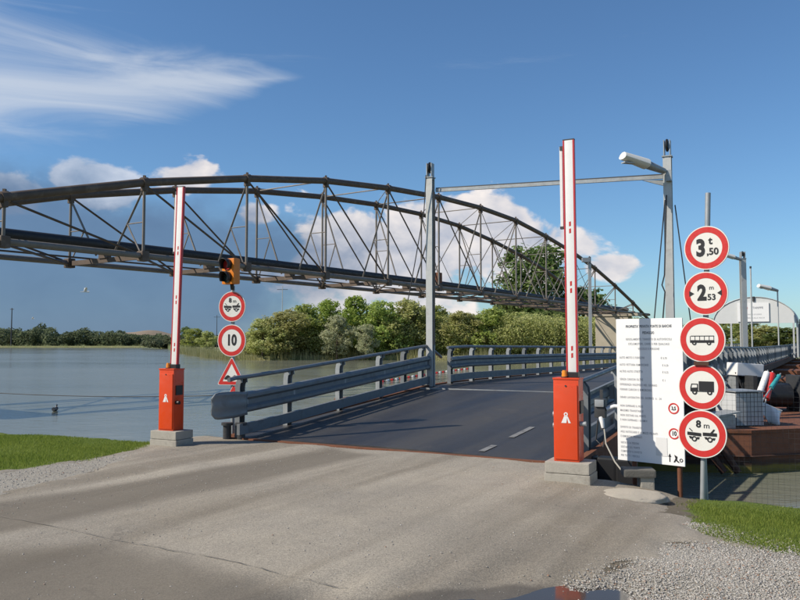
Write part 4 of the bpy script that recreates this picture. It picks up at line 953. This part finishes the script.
def ten(mb): text_mb(mb, '10', .82, 0, .0, -.004, .03, sx=.78)
def round_sign(par, c, r, sym, rz, lbl, tilt=0.0, symmat=None):
    """plate as a part, ring and symbol as its sub-parts"""
    mb = MB(); n = 48; vv = []
    for y in (0, 0.018):
        vv += [(r * cos(2 * PI * k / n), y, r * sin(2 * PI * k / n)) for k in range(n)]
    mb.add(vv, [tuple(range(n)), tuple(range(2 * n - 1, n - 1, -1))] + [(k, n + k, n + (k + 1) % n, (k + 1) % n) for k in range(n)])
    pl = mb.build('sign_plate', M['sign_white'], par); pl.location = c; pl.rotation_euler = (0, tilt, rz)
    tag(pl, lbl)
    mb = MB(); mb.disk((0, 0, 0), r * 0.955, 48, -.002, r * 0.70); mb.build('red_ring', M['red'], pl)
    mb = MB(); sym(mb); mb.v = [(x * r * 1.14, y, z * r * 1.14) for x, y, z in mb.v]; mb.build('symbol', symmat or M['ink'], pl)
    mb = MB(); mb.box((0, .03, 0), (.10, .02, .05)); mb.build('clamp', M['galv'], pl)
    return pl
# ---- right sign pole
bp = at_depth(701.5, 494, 9.1); bp.z = gz1(bp.x, bp.y) - 0.02
tp = at_depth(708, 193, 9.1)
g = thing('sign_pole', 'grey pole with five round red and white prohibition signs on the right bank', 'road signs', bp)
mb = MB(); mb.tube([(0, 0, -.3), (tp.x - bp.x, tp.y - bp.y, tp.z - bp.z)], 0.031, 14); mb.build('pole', M['galv'], g, True, 60)
mb = MB(); mb.tube([(0.085, .06, -.3), (0.06, .06, 1.0)], 0.022, 10); mb.build('brace_pole', M['galv'], g, True, 60)
SR = -R(38)
for (x, y, rpx, sym, lb) in ((706.3, 247.8, 22.0, t350, 'weight limit sign reading 3,50 t'), (705.4, 293.3, 21.7, m253, 'width limit sign reading 2,53 m'), (702.0, 339.6, 22.4, bus, 'no buses sign'), (701.5, 387, 22.8, lorry, 'no lorries sign'), (702, 434, 23.6, towing, 'no towing beyond 8 m sign')):
    c = at_depth(x, y, 9.04) - bp; round_sign(g, c, rpx / FPX * 9.05, sym, SR, lb)
mb = MB(); c = at_depth(701.5, 363.5, 9.02) - bp; mb.bbox(c, (0.17, .02, .045), .006, SR); mb.build('bracket_plate', M['rust_dark'], g)
# ---- left sign pole with traffic signal
bp = at_depth(233.5, 439, 13.75); bp.z = gz1(bp.x, bp.y) - 0.02
g = thing('signal_pole', 'pole with orange traffic light, two round signs and two warning triangles on the left', 'road signs', bp)
mb = MB(); q0 = at_depth(233.5, 430, 13.75) - bp; q1 = at_depth(233, 286, 13.75) - bp; mb.tube([(q0.x, q0.y, -.5), q1], 0.034, 12); mb.build('pole', M['galv'], g, True, 60)
SL = -R(19)
round_sign(g, at_depth(232, 306.5, 13.68) - bp, 15.2 / FPX * 13.68, towing, SL, 'no towing beyond 8 m sign')
round_sign(g, at_depth(231.5, 340.5, 13.68) - bp, 16.0 / FPX * 13.68, ten, SL, 'speed limit sign reading 10')
def triangle_sign(par, c, r, lbl, rz):
    def tri(k, rr=.0): return [(r * k * cos(q), r * k * sin(q)) for q in (R(90), R(210), R(330))]
    def rtri(k, rad):
        out = []
        for q in (90, 210, 330):
            cx, cz = (r * k - rad * 2) * cos(R(q)), (r * k - rad * 2) * sin(R(q))
            out += [(cx + rad * cos(R(q + d)), cz + rad * sin(R(q + d))) for d in (-60, -30, 0, 30, 60)]
        return out
    mb = MB(); o = rtri(1.0, .022); n = len(o); mb.add([(x, 0, z) for x, z in o] + [(x, .018, z) for x, z in o], [tuple(range(n)), tuple(range(2 * n - 1, n - 1, -1))] + [(k, n + k, n + (k + 1) % n, (k + 1) % n) for k in range(n)])
    pl = mb.build('sign_plate', M['sign_white'], par); pl.location = c; pl.rotation_euler = (0, 0, rz); tag(pl, lbl)
    mb = MB(); a, b = rtri(.95, .02), rtri(.62, .006); mb.add([(x, -.002, z) for x, z in a] + [(x, -.002, z) for x, z in b], [(k, (k + 1) % n, n + (k + 1) % n, n + k) for k in range(n)]); mb.build('red_border', M['red'], pl)
    mb = MB(); w = r * .42; prof = [(-w, 0)] + [(-w + 2 * w * k / 12, r * .17 * abs(sin(PI * 2 * k / 12)) + .02 * r) for k in range(13)] + [(w, 0)]
    mb.add([(x, -.004, z - r * .17) for x, z in prof], [tuple(range(len(prof)))]); mb.add([(-w, -.004, -r * .21), (w, -.004, -r * .21), (w, -.004, -r * .17), (-w, -.004, -r * .17)], [(0, 1, 2, 3)]); mb.build('symbol', M['ink'], pl)
triangle_sign(g, at_depth(231.5, 375.5, 13.68) - bp, 19 / FPX * 13.68, 'bumpy road warning triangle', SL)
triangle_sign(g, at_depth(233.5, 402, 13.69) - bp, 18 / FPX * 13.68, 'warning triangle half hidden by the guardrail', SL)
def signal():
    c = at_depth(231, 271.5, 13.6) - bp; k = 1 / FPX * 13.6; rz = -R(34)
    hd = thing('x', 'x', 'x'); bpy.data.objects.remove(hd)
    mb = MB(); mb.bbox((0, 0, 0), (17 * k, 9 * k, 26 * k), .03); h = mb.build('signal_housing', M['signal'], g, True, 40); h.location = c; h.rotation_euler = (0, 0, rz)
    for s, m in ((1, 'lens_red'), (-1, 'lens_green')):
        zc = s * 6.4 * k
        mb = MB(); mb.tube([(0, -4.4 * k, zc), (0, -5.5 * k, zc)], 5.2 * k, 24); mb.build('lens', M[m], h, True, 40)
        mb = MB(); n = 20; vv = []; r_ = 6.1 * k
        for yy, cut in ((-4.4 * k, 0), (-12.5 * k, 0.35)):
            for q in range(n + 1):
                a = R(-40) + R(260) * q / n; vv.append((r_ * cos(a), yy + (0.0 if cut == 0 else (1 - max(0, sin(a))) * 2.2 * k), zc + r_ * sin(a)))
        mb.add(vv, [(q, q + 1, n + 2 + q, n + 1 + q) for q in range(n)]); v = mb.build('visor', M['black'], h, True, 60)
        md = v.modifiers.new('solid', 'SOLIDIFY'); md.thickness = 0.008
    mb = MB(); mb.tube([c + Vector((.02, 0, -13 * k)), c + Vector((.025, .03, -18 * k))], .035, 10); mb.build('signal_bracket', M['black'], g, True)
signal()

# ------------------------------------------------------------------ notice board
BL, BR_ = at_depth(617.5, 400, 9.85), at_depth(684, 400, 9.28)
bw = (Vector((BR_.x - BL.x, BR_.y - BL.y, 0))).length; brz = math.atan2(BR_.y - BL.y, BR_.x - BL.x)
mid = (BL + BR_) / 2; zt_, zb_ = at_depth(650, 318.5, mid.y).z, at_depth(650, 463, mid.y).z
gzb = gz1(mid.x, mid.y)
g = thing('notice_board', 'white regulations board on rusty posts with rows of small black text', 'notice board', (mid.x, mid.y, gzb), brz)
hb = zt_ - zb_; zc = (zt_ + zb_) / 2 - gzb
mb = MB(); mb.bbox((0, 0, zc), (bw, .02, hb), .004); bd = mb.build('panel', M['board_white'], g)
for x in (-bw * .27, bw * .40):
    mb = MB(); mb.tube([(x, .045, -.75), (x, .045, zc + hb * .45)], .03, 10); mb.build('post', M['rust'], g, True, 60)
LINES = [(.945, 'PROPRIETA\' PRIVATA PONTE DI BARCHE', .052, 0, .5, 1), (.900, 'PEDAGGIO', .050, 0, .5, 1), (.855, 'REGOLAMENTO TRANSITO DI AUTOVEICOLI', .040, 0, .5, 0), (.822, 'CICLOMOTORI, CARRI E PER QUALSIASI', .040, 0, .5, 0), (.788, 'VEICOLO E PERSONE', .040, 0, .5, 0),
  (.725, 'AUTO MOTO E FURGONI', .040, 1, .05, 0), (.725, '\u20ac 0.70', .038, 1, .68, 0), (.675, 'AUTO VETTURA RIMORCHIO', .040, 1, .05, 0), (.675, '\u20ac 0.50', .038, 1, .70, 0), (.628, 'ALTRO AUTO STRETTA', .040, 1, .05, 0), (.628, '\u20ac 0.25', .038, 1, .70, 0),
  (.572, 'SENZA CARICHI OLTRE', .040, 1, .05, 0), (.572, '\u20ac 1', .038, 1, .70, 0), (.535, 'OFFERENZA VALEVOLE NEL GIORNO', .040, 1, .05, 0), (.500, 'FORNIR CARICHI E RIMORCHIO', .040, 1, .05, 0), (.445, 'ORARI LAVORATIVI DEL GIORNO  6 - 24', .040, 1, .05, 0),
  (.385, 'NON SUPERARE IL PESO', .038, 1, .05, 0), (.352, 'MASSIMO TRANSITABILE', .038, 1, .05, 0), (.318, 'NON SOSTARE SUL PONTE', .038, 1, .05, 0), (.286, 'E NON SUPERARE I 10 KM/H', .038, 1, .05, 0),
  (.235, 'DIVIETO DI TRANSITO', .038, 1, .05, 0), (.203, 'AGLI AUTOCARRI E AI MEZZI PESANTI', .038, 1, .05, 0), (.170, 'E RIMORCHI TRAINATI', .038, 1, .05, 0), (.125, 'VIETATO AI PEDONI', .036, 1, .05, 0), (.095, 'SOSTARE SUL PONTE', .036, 1, .05, 0), (.065, 'COMPORTA IL DIVIETO', .036, 1, .05, 0), (.036, 'PER TUTTI I VEICOLI', .036, 1, .05, 0)]
mb = MB(); mb2 = MB()
for f, s, sz, al, xf, bold in LINES:
    tgt = mb2 if bold else mb
    text_mb(tgt, s, sz * (0.88 if bold else .96), -bw / 2 + bw * xf, zc - hb / 2 + hb * f, -.013, .0012 if bold else 0.0004, 'LEFT' if al else 'CENTER', sx=.62 if bold else .60, sp=1.15 if bold else 1.3)
tag(mb.build('lettering', M['faded_ink'], bd), kind='stuff'); mb2.build('heading_lettering', mat('dark grey lettering', (.11, .115, .13), .6), bd)
for f, s in ((.385, '3,5'), (.215, '10')):
    c = (bw * .355, 0, zc - hb / 2 + hb * f)
    mb = MB(); mb.disk(c, .066, 32, -.014, .050); mb.build('red_ring', M['red'], bd)
    mb = MB(); text_mb(mb, s, .058 if len(s) == 3 else .075, c[0], c[2], -.0135, .002, sx=.8); mb.build('ring_number', M['ink'], bd)
mb = MB(); x0, z0_ = bw * .28, zc - hb / 2 + .04
mb.poly([(x0, z0_), (x0 + .012, z0_), (x0 + .012, z0_ + .06), (x0 + .025, z0_ + .06), (x0 + .006, z0_ + .10), (x0 - .013, z0_ + .06), (x0, z0_ + .06)], -.013)
mb.poly([(x0 + .05, z0_), (x0 + .075, z0_ + .045), (x0 + .06, z0_ + .09), (x0 + .10, z0_ + .07), (x0 + .095, z0_ + .03), (x0 + .13, z0_), (x0 + .105, z0_), (x0 + .08, z0_ + .02), (x0 + .07, z0_)], -.013)
mb.disk((x0 + .145, 0, z0_ + .03), .022, 14, -.013, .012); mb.build('pictogram', M['ink'], bd)
mb = MB(); mb.box((bw * .17, -.0125, zc - hb / 2 + .21), (.14, .004, .22)); mb.build('paper_sheet', mat('greyish paper', (.66, .66, .65), .8), bd)

# ------------------------------------------------------------------ clutter between barrier and board
def rough_lump(name, c, d, seed, m, label, cat):
    bm = bmesh.new(); bmesh.ops.create_icosphere(bm, subdivisions=4, radius=1.0)
    for v in bm.verts:
        n = mnoise.fractal(v.co * 1.6 + Vector((seed, 0, 0)), 1.0, 2.0, 4); v.co *= 1 + 0.16 * n
        v.co.x *= d[0] / 2; v.co.y *= d[1] / 2; v.co.z = max(-.25 * d[2], v.co.z * d[2])
    me = bpy.data.meshes.new(name); bm.to_mesh(me); bm.free(); me.polygons.foreach_set('use_smooth', [True] * len(me.polygons))
    o = link(name, me, m); o.location = c; tag(o, label, cat); return o
c = on_z(622, 490); rough_lump('sand_mound', (c.x, c.y, gz1(c.x, c.y) - .02), (1.05, 0.62, 0.085), 3, M['sand'], 'low pale sandy mortar mound right of the right barrier plinth', 'mound')
c = at_depth(638, 480, 9.45); g = thing('concrete_block', 'dark concrete block on a paler stub under the notice board', 'block', (c.x, c.y, gz1(c.x, c.y) - .03), -R(8))
mb = MB(); mb.bbox((.09, 0, .09), (0.16, 0.26, 0.24), .015); mb.build('stub', M['concrete'], g)
mb = MB(); mb.bbox((0, -.01, .25), (0.37, 0.30, 0.09), .02); mb.build('cap_slab', M['concrete_dark'], g)
# socket box on the right ramp rail with its cable
c = at_depth(600.5, 408, 10.9); g = thing('socket_box', 'grey electrical socket box with pale plug hanging on the right ramp rail', 'socket box', c, -TH)
k = 10.9 / FPX
mb = MB(); mb.bbox((0, 0, 0), (11 * k, 8 * k, 19 * k), .02); mb.build('housing', M['dark'], g, True, 40)
mb = MB(); mb.bbox((.2 * k, -4.6 * k, 5 * k), (9 * k, 3 * k, 7 * k), .012); mb.build('flap', M['galv'], g, True, 40)
mb = MB(); mb.tube([(1 * k, -2 * k, -9 * k), (2.6 * k, -4 * k, -14 * k), (3.4 * k, -4 * k, -19 * k)], 2.6 * k, 10, True, 1.7 * k); mb.build('plug', M['white'], g, True)
mb = MB(); mb.tube([(6 * k, 0, -1 * k), (13 * k, 2 * k, 2 * k), (17 * k, 2 * k, 2 * k)], 2.1 * k, 10); mb.build('plug', M['white'], g, True)
mb = MB(); mb.box((0, 4.5 * k, -2 * k), (3 * k, 2 * k, 40 * k)); mb.build('mounting_plate', M['dark'], g)
p0, p3 = at_depth(604, 427, 10.85), at_depth(626, 476, 9.75); mb = MB(); mb.tube([p0, at_depth(606, 444, 10.6), at_depth(615, 462, 10.1), p3], 0.010, 7, False)
tag(mb.build('power_cable', M['white_cable'], None, True), 'pale power cable running from the plug down to the dark block', 'cable')
mb = MB(); mb.tube([at_depth(598, 420, 10.9), at_depth(596, 440, 10.9), at_depth(603, 447, 10.8), at_depth(606, 432, 10.85)], .012, 6, False)
tag(mb.build('wire_loop', M['cable'], None, True), 'dark loop of wire hanging below the socket box', 'wire')
# added black blocks that stand in for the shade beside the ramp
for i, (x, dp) in enumerate(((592, 10.9), (613, 10.75), (632, 10.6))):
    c = at_depth(x, 460, dp); mb = MB(); mb.bbox((0, 0, 0), (.26, .22, 1.2), .03, -TH); o = mb.build('shade_block', M['black'])
    o.location = (c.x, c.y + .25, -0.55); tag(o, ('short dark block added as shade right behind the right barrier plinth', 'middle dark block added as shade below the right ramp rail', 'dark block added as shade behind the notice board post')[i], 'shade block', 'added shade blocks by the abutment')
# bollards at the left rail foot
for i, (x, lb) in enumerate(((227, 'short dark bollard just left of the left rail end post'), (241, 'short dark bollard just right of the left signal pole'))):
    c = at_depth(x, 440, 13.25); g = thing('bollard', lb, 'bollard', (c.x, c.y, gz1(c.x, c.y) - .05), 0, 'dark bollards at the rail end')
    mb = MB(); mb.tube([(0, 0, 0), (0, 0, .30)], .07, 12); mb.build('stem', M['dark'], g, True, 50); mb = MB(); mb.tube([(0, 0, .30), (0, 0, .345)], .10, 12); mb.build('head', M['dark'], g, True, 50)
# mooring wire on the left
pts = []; A0, A1 = at_depth(-150, 381, 13.9), at_depth(231, 395, 13.3)
for k in range(25):
    f = k / 24; q = A0.lerp(A1, f); q.z -= 0.12 * 4 * f * (1 - f); pts.append(q)
mb = MB(); mb.tube(pts, 0.007, 6, False); tag(mb.build('mooring_wire', M['cable'], None, True), 'thin dark mooring wire stretched over the water behind the left barrier', 'wire')
g = thing('mooring_post', 'steel mooring post on the left bank outside the view', 'post', (A0.x, A0.y, gz1(A0.x, A0.y) - .1))
mb = MB(); mb.tube([(0, 0, -.3), (0, 0, A0.z - gz1(A0.x, A0.y) + .25)], .06, 10); mb.build('stem', M['dark'], g, True, 60)
mb = MB(); mb.tube([(0, 0, A0.z - gz1(A0.x, A0.y) + .25), (0, 0, A0.z - gz1(A0.x, A0.y) + .30)], .08, 10); mb.build('head', M['dark'], g, True, 60)

# ------------------------------------------------------------------ rusty barge on the right
def barge():
    out = [(4.2, 16.0), (6.95, 15.55), (10.6, 16.7), (12.6, 20.2), (9.6, 23.4), (5.6, 22.0), (4.0, 19.0)]
    zt = at_depth(753, 431.5, 15.6).z
    g = thing('barge', 'rusty brown steel barge moored beside the bridge on the right', 'barge', (7.5, 19, WATER_Z))
    loc = [(x - 7.5, y - 19) for x, y in out]; n = len(loc)
    mb = MB(); z = [-.5, -.02, zt - WATER_Z]
    vv = [(x * s, y * s, q) for q, s in ((-.5, .97), (.13, .99), (.28, 1.0), (zt - WATER_Z, 1.0)) for x, y in loc]
    ff = [(r * n + k, r * n + (k + 1) % n, (r + 1) * n + (k + 1) % n, (r + 1) * n + k) for r in range(3) for k in range(n)] + [tuple(3 * n + k for k in range(n)), tuple(range(n - 1, -1, -1))]
    mb.add(vv, ff); h = mb.build('hull', HULL, g)
    mb = MB(); mb.add([(x, y, zt - WATER_Z - .03) for x, y in [(a * 1.006, b * 1.006) for a, b in loc]] + [(x, y, zt - WATER_Z + .03) for x, y in [(a * 1.006, b * 1.006) for a, b in loc]], [(k, (k + 1) % n, n + (k + 1) % n, n + k) for k in range(n)] + [tuple(range(n, 2 * n))]); mb.build('deck_rim', M['rust'], h)
    mb = MB(); pts = [(x * 1.008, y * 1.008, .34) for x, y in loc]; mb.tube(pts + pts[:1], .022, 6, False); mb.build('rub_rail', M['rust_dark'], h)
    for k in range(2):
        a = at_depth(700 + 16 * k, 440, 15.3) - g.location; b = at_depth(724 + 14 * k, 472, 15.25) - g.location
        mb = MB(); mb.tube([a, b], .07, 8); mb.build('mooring_spar', M['rust_dark'], g, True)
    return zt
def hull_mat():
    m = mat('barge hull', (0.16, 0.062, 0.032), 0.8, 0, 0.25, 2.5, bump=.3, bscale=18, stain=(0.065, 0.03, 0.02), stain_amt=.7, stain_scale=1.6)
    t = NT(m.node_tree); b = t.n['Principled BSDF']; src = b.inputs['Base Color'].links[0].from_socket
    tc = t.node('ShaderNodeTexCoord'); z = E(t, t_sep(t, E(t, tc.outputs['Object']))[2]); n = t.noise(E(t, tc.outputs['Object']), 3.0, 4)
    c = t.mix(t.sstep(z + (n - .5) * .22, .36, .20), E(t, src), (0.055, 0.03, 0.022)); c = t.mix(t.sstep(z + (n - .5) * .10, .19, .12), c, (0.16, 0.13, 0.025)); t.put(b.inputs['Base Color'], c); return m
HULL = hull_mat(); ZB = barge()
# things on the barge
c = on_z(749, 428.5, ZB); g = thing('mesh_crate', 'grey wire mesh cage crate standing on the rusty barge', 'crate', (c.x, c.y + .45, ZB + .035), R(10))
w = 32 * c.y / FPX; h = 34 * c.y / FPX; d = .8
mb = MB(); mb.box((0, 0, h / 2), (w - .05, d - .05, h - .04)); mb.build('liner', mat('pale grey liner', (.52, .54, .55), .6, 0, .15, 5), g)
mb = MB()
for k in range(9): x = -w / 2 + w * k / 8; mb.box((x, -d / 2, h / 2), (.007, .007, h)); mb.box((x, d / 2, h / 2), (.007, .007, h))
for k in range(8): z = h * k / 7; mb.box((0, -d / 2 - .013, z), (w, .007, .007)); mb.box((0, d / 2 + .013, z), (w, .007, .007))
tag(mb.build('wire_cage', M['dark'], g), kind='stuff')
mb = MB(); mb.box((0, 0, h + .012), (w + .02, d + .02, .024)); mb.build('lid', M['galv'], g)
c = on_z(741, 405, ZB); c = at_depth(741, 395, 20.2); g = thing('control_cabin', 'dark open winch cabinet with a tilted white lid behind the mesh crate', 'cabinet', (c.x, c.y, ZB + .035), R(8))
kk = 20.2 / FPX; H_ = (395 - 377) * kk + (at_depth(741, 395, 20.2).z - ZB)
mb = MB()
for x in (-9 * kk, 9 * kk): mb.box((x, 0, H_ / 2), (3 * kk, .45, H_))
mb.box((0, .2, H_ / 2), (16 * kk, .05, H_)); mb.build('frame', M['galv'], g)
mb = MB(); mb.box((0, -.05, H_ * .80), (15 * kk, .3, .25)); mb.build('inner_box', M['black'], g)
mb = MB(); mb.bbox((-.02, -.12, H_ + 6 * kk), (28 * kk, .5, 12.5 * kk), .02); o = mb.build('lid', M['white'], g); o.rotation_euler = (0, R(4), 0)
mb = MB(); mb.tube([(-12 * kk, -.3, H_ + .1), (-1 * kk, -.3, H_ - .55)], .03, 6); mb.build('strut', M['dark'], g, True)
mb = MB(); mb.bbox((1 * kk, -.1, H_ * .45), (.1, .1, .3), .03); mb.build('red_handle', M['red'], g)
for (x0, y0, x1, y1, m, lb, r_) in ((760, 392, 767, 373, 'white', 'white rolled banner leaning on the barge', .075), (766, 399, 772, 374, 'red', 'red rolled banner leaning on the barge', .085), (771, 388, 779, 376, None, 'teal rolled banner leaning on the barge', .055)):
    a, b = at_depth(x0, y0, 18.6), at_depth(x1, y1, 18.9); lo = a + (a - b) * ((a.z - ZB - .04) / (b.z - a.z)); lo.z = ZB + .04; g = thing('rolled_banner', lb, 'banner', lo, 0, 'rolled banners on the barge')
    mb = MB(); mb.tube([a - lo, (a + b) / 2 - lo, b - lo], r_, 10); mb.build('cloth_roll', M[m] if m else mat('teal cloth', (.03, .30, .32), .7), g, True, 50)
    mb = MB(); mb.tube([(0, 0, 0), (b - lo) * 1.06], .02, 6); mb.build('pole', M['galv'], g, True)
g = thing('winch_drum', 'black winch drum standing behind the rolled banners', 'winch', (at_depth(772, 385, 19.8).x, 19.8, ZB + .035))
mb = MB(); mb.tube([(-.4, 0, .4), (.4, 0, .4)], .3, 18); mb.build('drum', M['black'], g, True, 40)
for x in (-.62, .62): mb = MB(); mb.box((x, 0, .45), (.1, .9, .9)); mb.build('cheek', M['dark'], g)
mb = MB(); mb.box((0, .5, .6), (1.2, .2, .5), 0, 0, R(18)); mb.build('housing', M['dark'], g)
c = on_z(778, 427, ZB); g = thing('tarpaulin', 'crumpled white tarpaulin slung beside the mesh crate', 'tarpaulin', (c.x, c.y + .3, ZB + .035))
kk = c.y / FPX; P = np.zeros((12, 10, 3))
for i in range(12):
    for j in range(10):
        u, v = i / 11, j / 9; x = (-13 + 26 * u) * kk; top = (20 - 4 * abs(u - .3) * 8 * .2 - 9 * max(0, u - .45)) * kk; z = top * v + .02 * sin(9 * u + 5 * v); x2 = x * (0.35 + .65 * v) + 2 * kk * (1 - v)
        P[i, j] = (x2, -.05 + .16 * sin(u * 7) * (1 - v * .4) + .1 * v, z)
me = grid_mesh('sheet', P); o = link('sheet', me, M['white'], g); md = o.modifiers.new('solid', 'SOLIDIFY'); md.thickness = .01
mb = MB(); mb.tube([P[3, 9], P[11, 9] + np.array((.02, 0, .02))], .018, 6); mb.build('rope_edge', M['galv_light'], g, True)
c = at_depth(722, 425, 15.9); g = thing('deck_box', 'pale grey deck box between the signs and the mesh crate', 'box', (c.x, c.y, ZB + .035), R(12))
mb = MB(); mb.bbox((0, 0, .14), (.36, .4, .28), .03); mb.build('body', M['galv'], g); mb = MB(); mb.box((0.02, 0, .30), (.5, .5, .03), 0, 0, R(-8)); mb.build('lid', M['galv'], g)
for i, (x, hh) in enumerate(((722.5, 38), (728, 30))):
    c = at_depth(x, 400, 17.4); g = thing('pump_valve', ('taller pale pump valve stack beside the no lorries sign', 'shorter pale pump valve stack next to the mesh crate')[i], 'valve', (c.x, c.y, ZB + .035), 0, 'pump valves on the barge')
    H2 = hh * 17.4 / FPX; mb = MB(); mb.tube([(0, 0, 0), (0, 0, H2)], .05, 10); mb.build('pipe', M['galv_light'], g, True, 50)
    for q in (.35, .7, .98): mb = MB(); mb.tube([(0, 0, H2 * q - .03), (0, 0, H2 * q + .03)], .10, 10); mb.build('flange', M['white'], g, True, 50)
    mb = MB(); mb.tube([(-.12, 0, H2 * 1.02), (.12, 0, H2 * 1.02)], .025, 8); mb.build('handle', M['dark'], g, True)
# wire mesh fence on the bank edge, right
F0, F1 = Vector((3.62, 9.62, 0)), Vector((7.2, 7.75, 0))
g = thing('wire_fence', 'thin wire mesh fence along the bank edge right of the sign pole', 'fence', (F0.x, F0.y, -.25)); d = (F1 - F0); Ln = d.length; d.normalize(); fz = math.atan2(d.y, d.x); g.rotation_euler = (0, 0, fz)
TOPF = 1.45
mb = MB()
for k in range(int(Ln / .06)): mb.box((k * .06, 0, TOPF / 2), (.0015, .0015, TOPF))
for k in range(int(TOPF / .06) + 1): mb.box((Ln / 2, .0025, k * .06), (Ln, .0015, .0015))
tag(mb.build('mesh_net', M['dark'], g), kind='stuff')
for x in (1.55, Ln): mb = MB(); mb.tube([(x, .03, -.3), (x, .03, TOPF + .05)], .02, 8); mb.build('post', M['rust_dark'], g, True)

# ------------------------------------------------------------------ small things on and over the water
for (x, y, dp, s, lb) in ((85, 292, 30, .19, 'white gull flying over the river, the nearer one'), (32.5, 319, 60, .17, 'small white gull low over the far left water')):
    c = at_depth(x, y, dp); g = thing('gull', lb, 'bird', c, R(30), 'gulls over the river')
    mb = MB(); mb.tube([(-s * .9, 0, .0), (-s * .3, 0, .02 * s), (s * .35, 0, .05 * s), (s * .8, 0, .08 * s)], s * .05, 8, True, s * .16); mb.build('body', M['white'], g, True)
    for sy in (-1, 1):
        mb = MB(); mb.add([(-s * .25, 0, .05 * s), (s * .3, 0, .05 * s), (s * .35, sy * s * .6, .75 * s), (s * .05, sy * s * 1.2, .95 * s), (-s * .1, sy * s * .6, .65 * s)], [(0, 1, 2, 4), (4, 2, 3)]); o = mb.build('wing', M['sign_white'], g); md = o.modifiers.new('solid', 'SOLIDIFY'); md.thickness = s * .03
c = on_z(55, 411, WATER_Z); g = thing('duck', 'dark duck swimming on the river left of the barrier', 'bird', c, R(100))
mb = MB(); mb.tube([(-.22, 0, .09), (-.12, 0, .06), (.0, 0, .05), (.12, 0, .06), (.2, 0, .09)], .07, 10, True, .07); mb.build('body', M['dark'], g, True); mb = MB(); mb.tube([(.17, 0, .08), (.2, 0, .17), (.25, 0, .21), (.32, 0, .20)], .035, 8, True, .02); mb.build('head', M['black'], g, True)
# float line
fl = [on_z(378, 383, WATER_Z), on_z(405, 378.5, WATER_Z), on_z(440, 373, WATER_Z), on_z(470, 369, WATER_Z)]
g = thing('float_line', 'line of red and white floats on the water beyond the left rail', 'float line', fl[0])
mb = MB(); mb.tube([q - fl[0] + Vector((0, 0, .03)) for q in fl], .02, 5, False); mb.build('rope', M['cable'], g)
k = 0
for q0, q1 in zip(fl, fl[1:]):
    n = max(1, int((q1 - q0).length / 1.0)); dd = (q1 - q0).normalized() * .17
    for i in range(n):
        c = q0.lerp(q1, i / n) - fl[0] + Vector((0, 0, .06)); mb = MB(); mb.tube([c - dd, c + dd], .085, 8); link('float', mb.mesh('float', True, 50), (M['white'], M['red'])[k % 2], g); k += 1
# jetty below the grove
c = on_z(264, 357.5, WATER_Z); g = thing('jetty', 'small blue grey floating jetty with thin poles under the far grove', 'jetty', c)
mb = MB(); mb.bbox((0, 0, .12), (5.4, 1.8, .34), .05); mb.build('float_hull', mat('blue grey paint', (.10, .15, .22), .6, 0, .2, 2), g)
mb = MB(); mb.box((0, 0, .33), (5.2, 1.7, .06)); mb.build('deck_boards', M['galv'], g)
for x in (-2.5, -1.6, -.6, .4, 1.3, 2.4):
    mb = MB(); mb.tube([(x, -.8, .1), (x, -.8, 2.0 - .25 * abs(x) * .5)], .045, 6); mb.build('pole', M['dark'], g, True)
mb = MB(); mb.bbox((1.9, 0, .5), (.8, .9, .35), .06); mb.build('white_chest', M['white'], g)
c = on_z(276, 358, WATER_Z); g = thing('rowing_boat', 'small brown rowing boat moored beside the jetty', 'boat', (c.x + .6, c.y, WATER_Z), R(15))
mb = MB(); L_ = 3.2; st = [(-1.5, .35), (-.8, .55), (0, .6), (.8, .5), (1.6, .05)]
vv = [(x, -b, .42 + .05 * x * x) for x, b in st] + [(x, -b * .6, -.05) for x, b in st] + [(x, b * .6, -.05) for x, b in st] + [(x, b, .42 + .05 * x * x) for x, b in st]
mb.add(vv, [(r * 5 + i, r * 5 + i + 1, r * 5 + 5 + i + 1, r * 5 + 5 + i) for r in range(3) for i in range(4)] + [(0, 5, 10, 15)]); o = mb.build('hull', M['rust'], g); md = o.modifiers.new('solid', 'SOLIDIFY'); md.thickness = .05
mb = MB(); mb.box((-.3, 0, .33), (.25, 1.0, .05)); mb.build('thwart', M['bark'], g)
# distant masts
for (x, yt, dp, r_, lb) in ((12, 308, 380, .35, 'thin distant mast above the far left wood'), (282.5, 286, 130, .09, 'thin white mast above the left end of the far grove'), (217, 315, 230, .12, 'thin dark mast left of the round signs')):
    p = at_depth(x, yt, dp); g = thing('mast', lb, 'mast', (p.x, p.y, -.4)); mb = MB(); mb.tube([(0, 0, 0), (0, 0, p.z + .4)], r_, 8, True, r_ * .6); mb.build('pole', M['galv_light'] if 'white' in lb else M['dark'], g, True)
    mb = MB(); mb.tube([(-.9, 0, p.z - .2), (.9, 0, p.z - .2)], r_ * .5, 6); mb.build('crossarm', M['dark'], g, True)
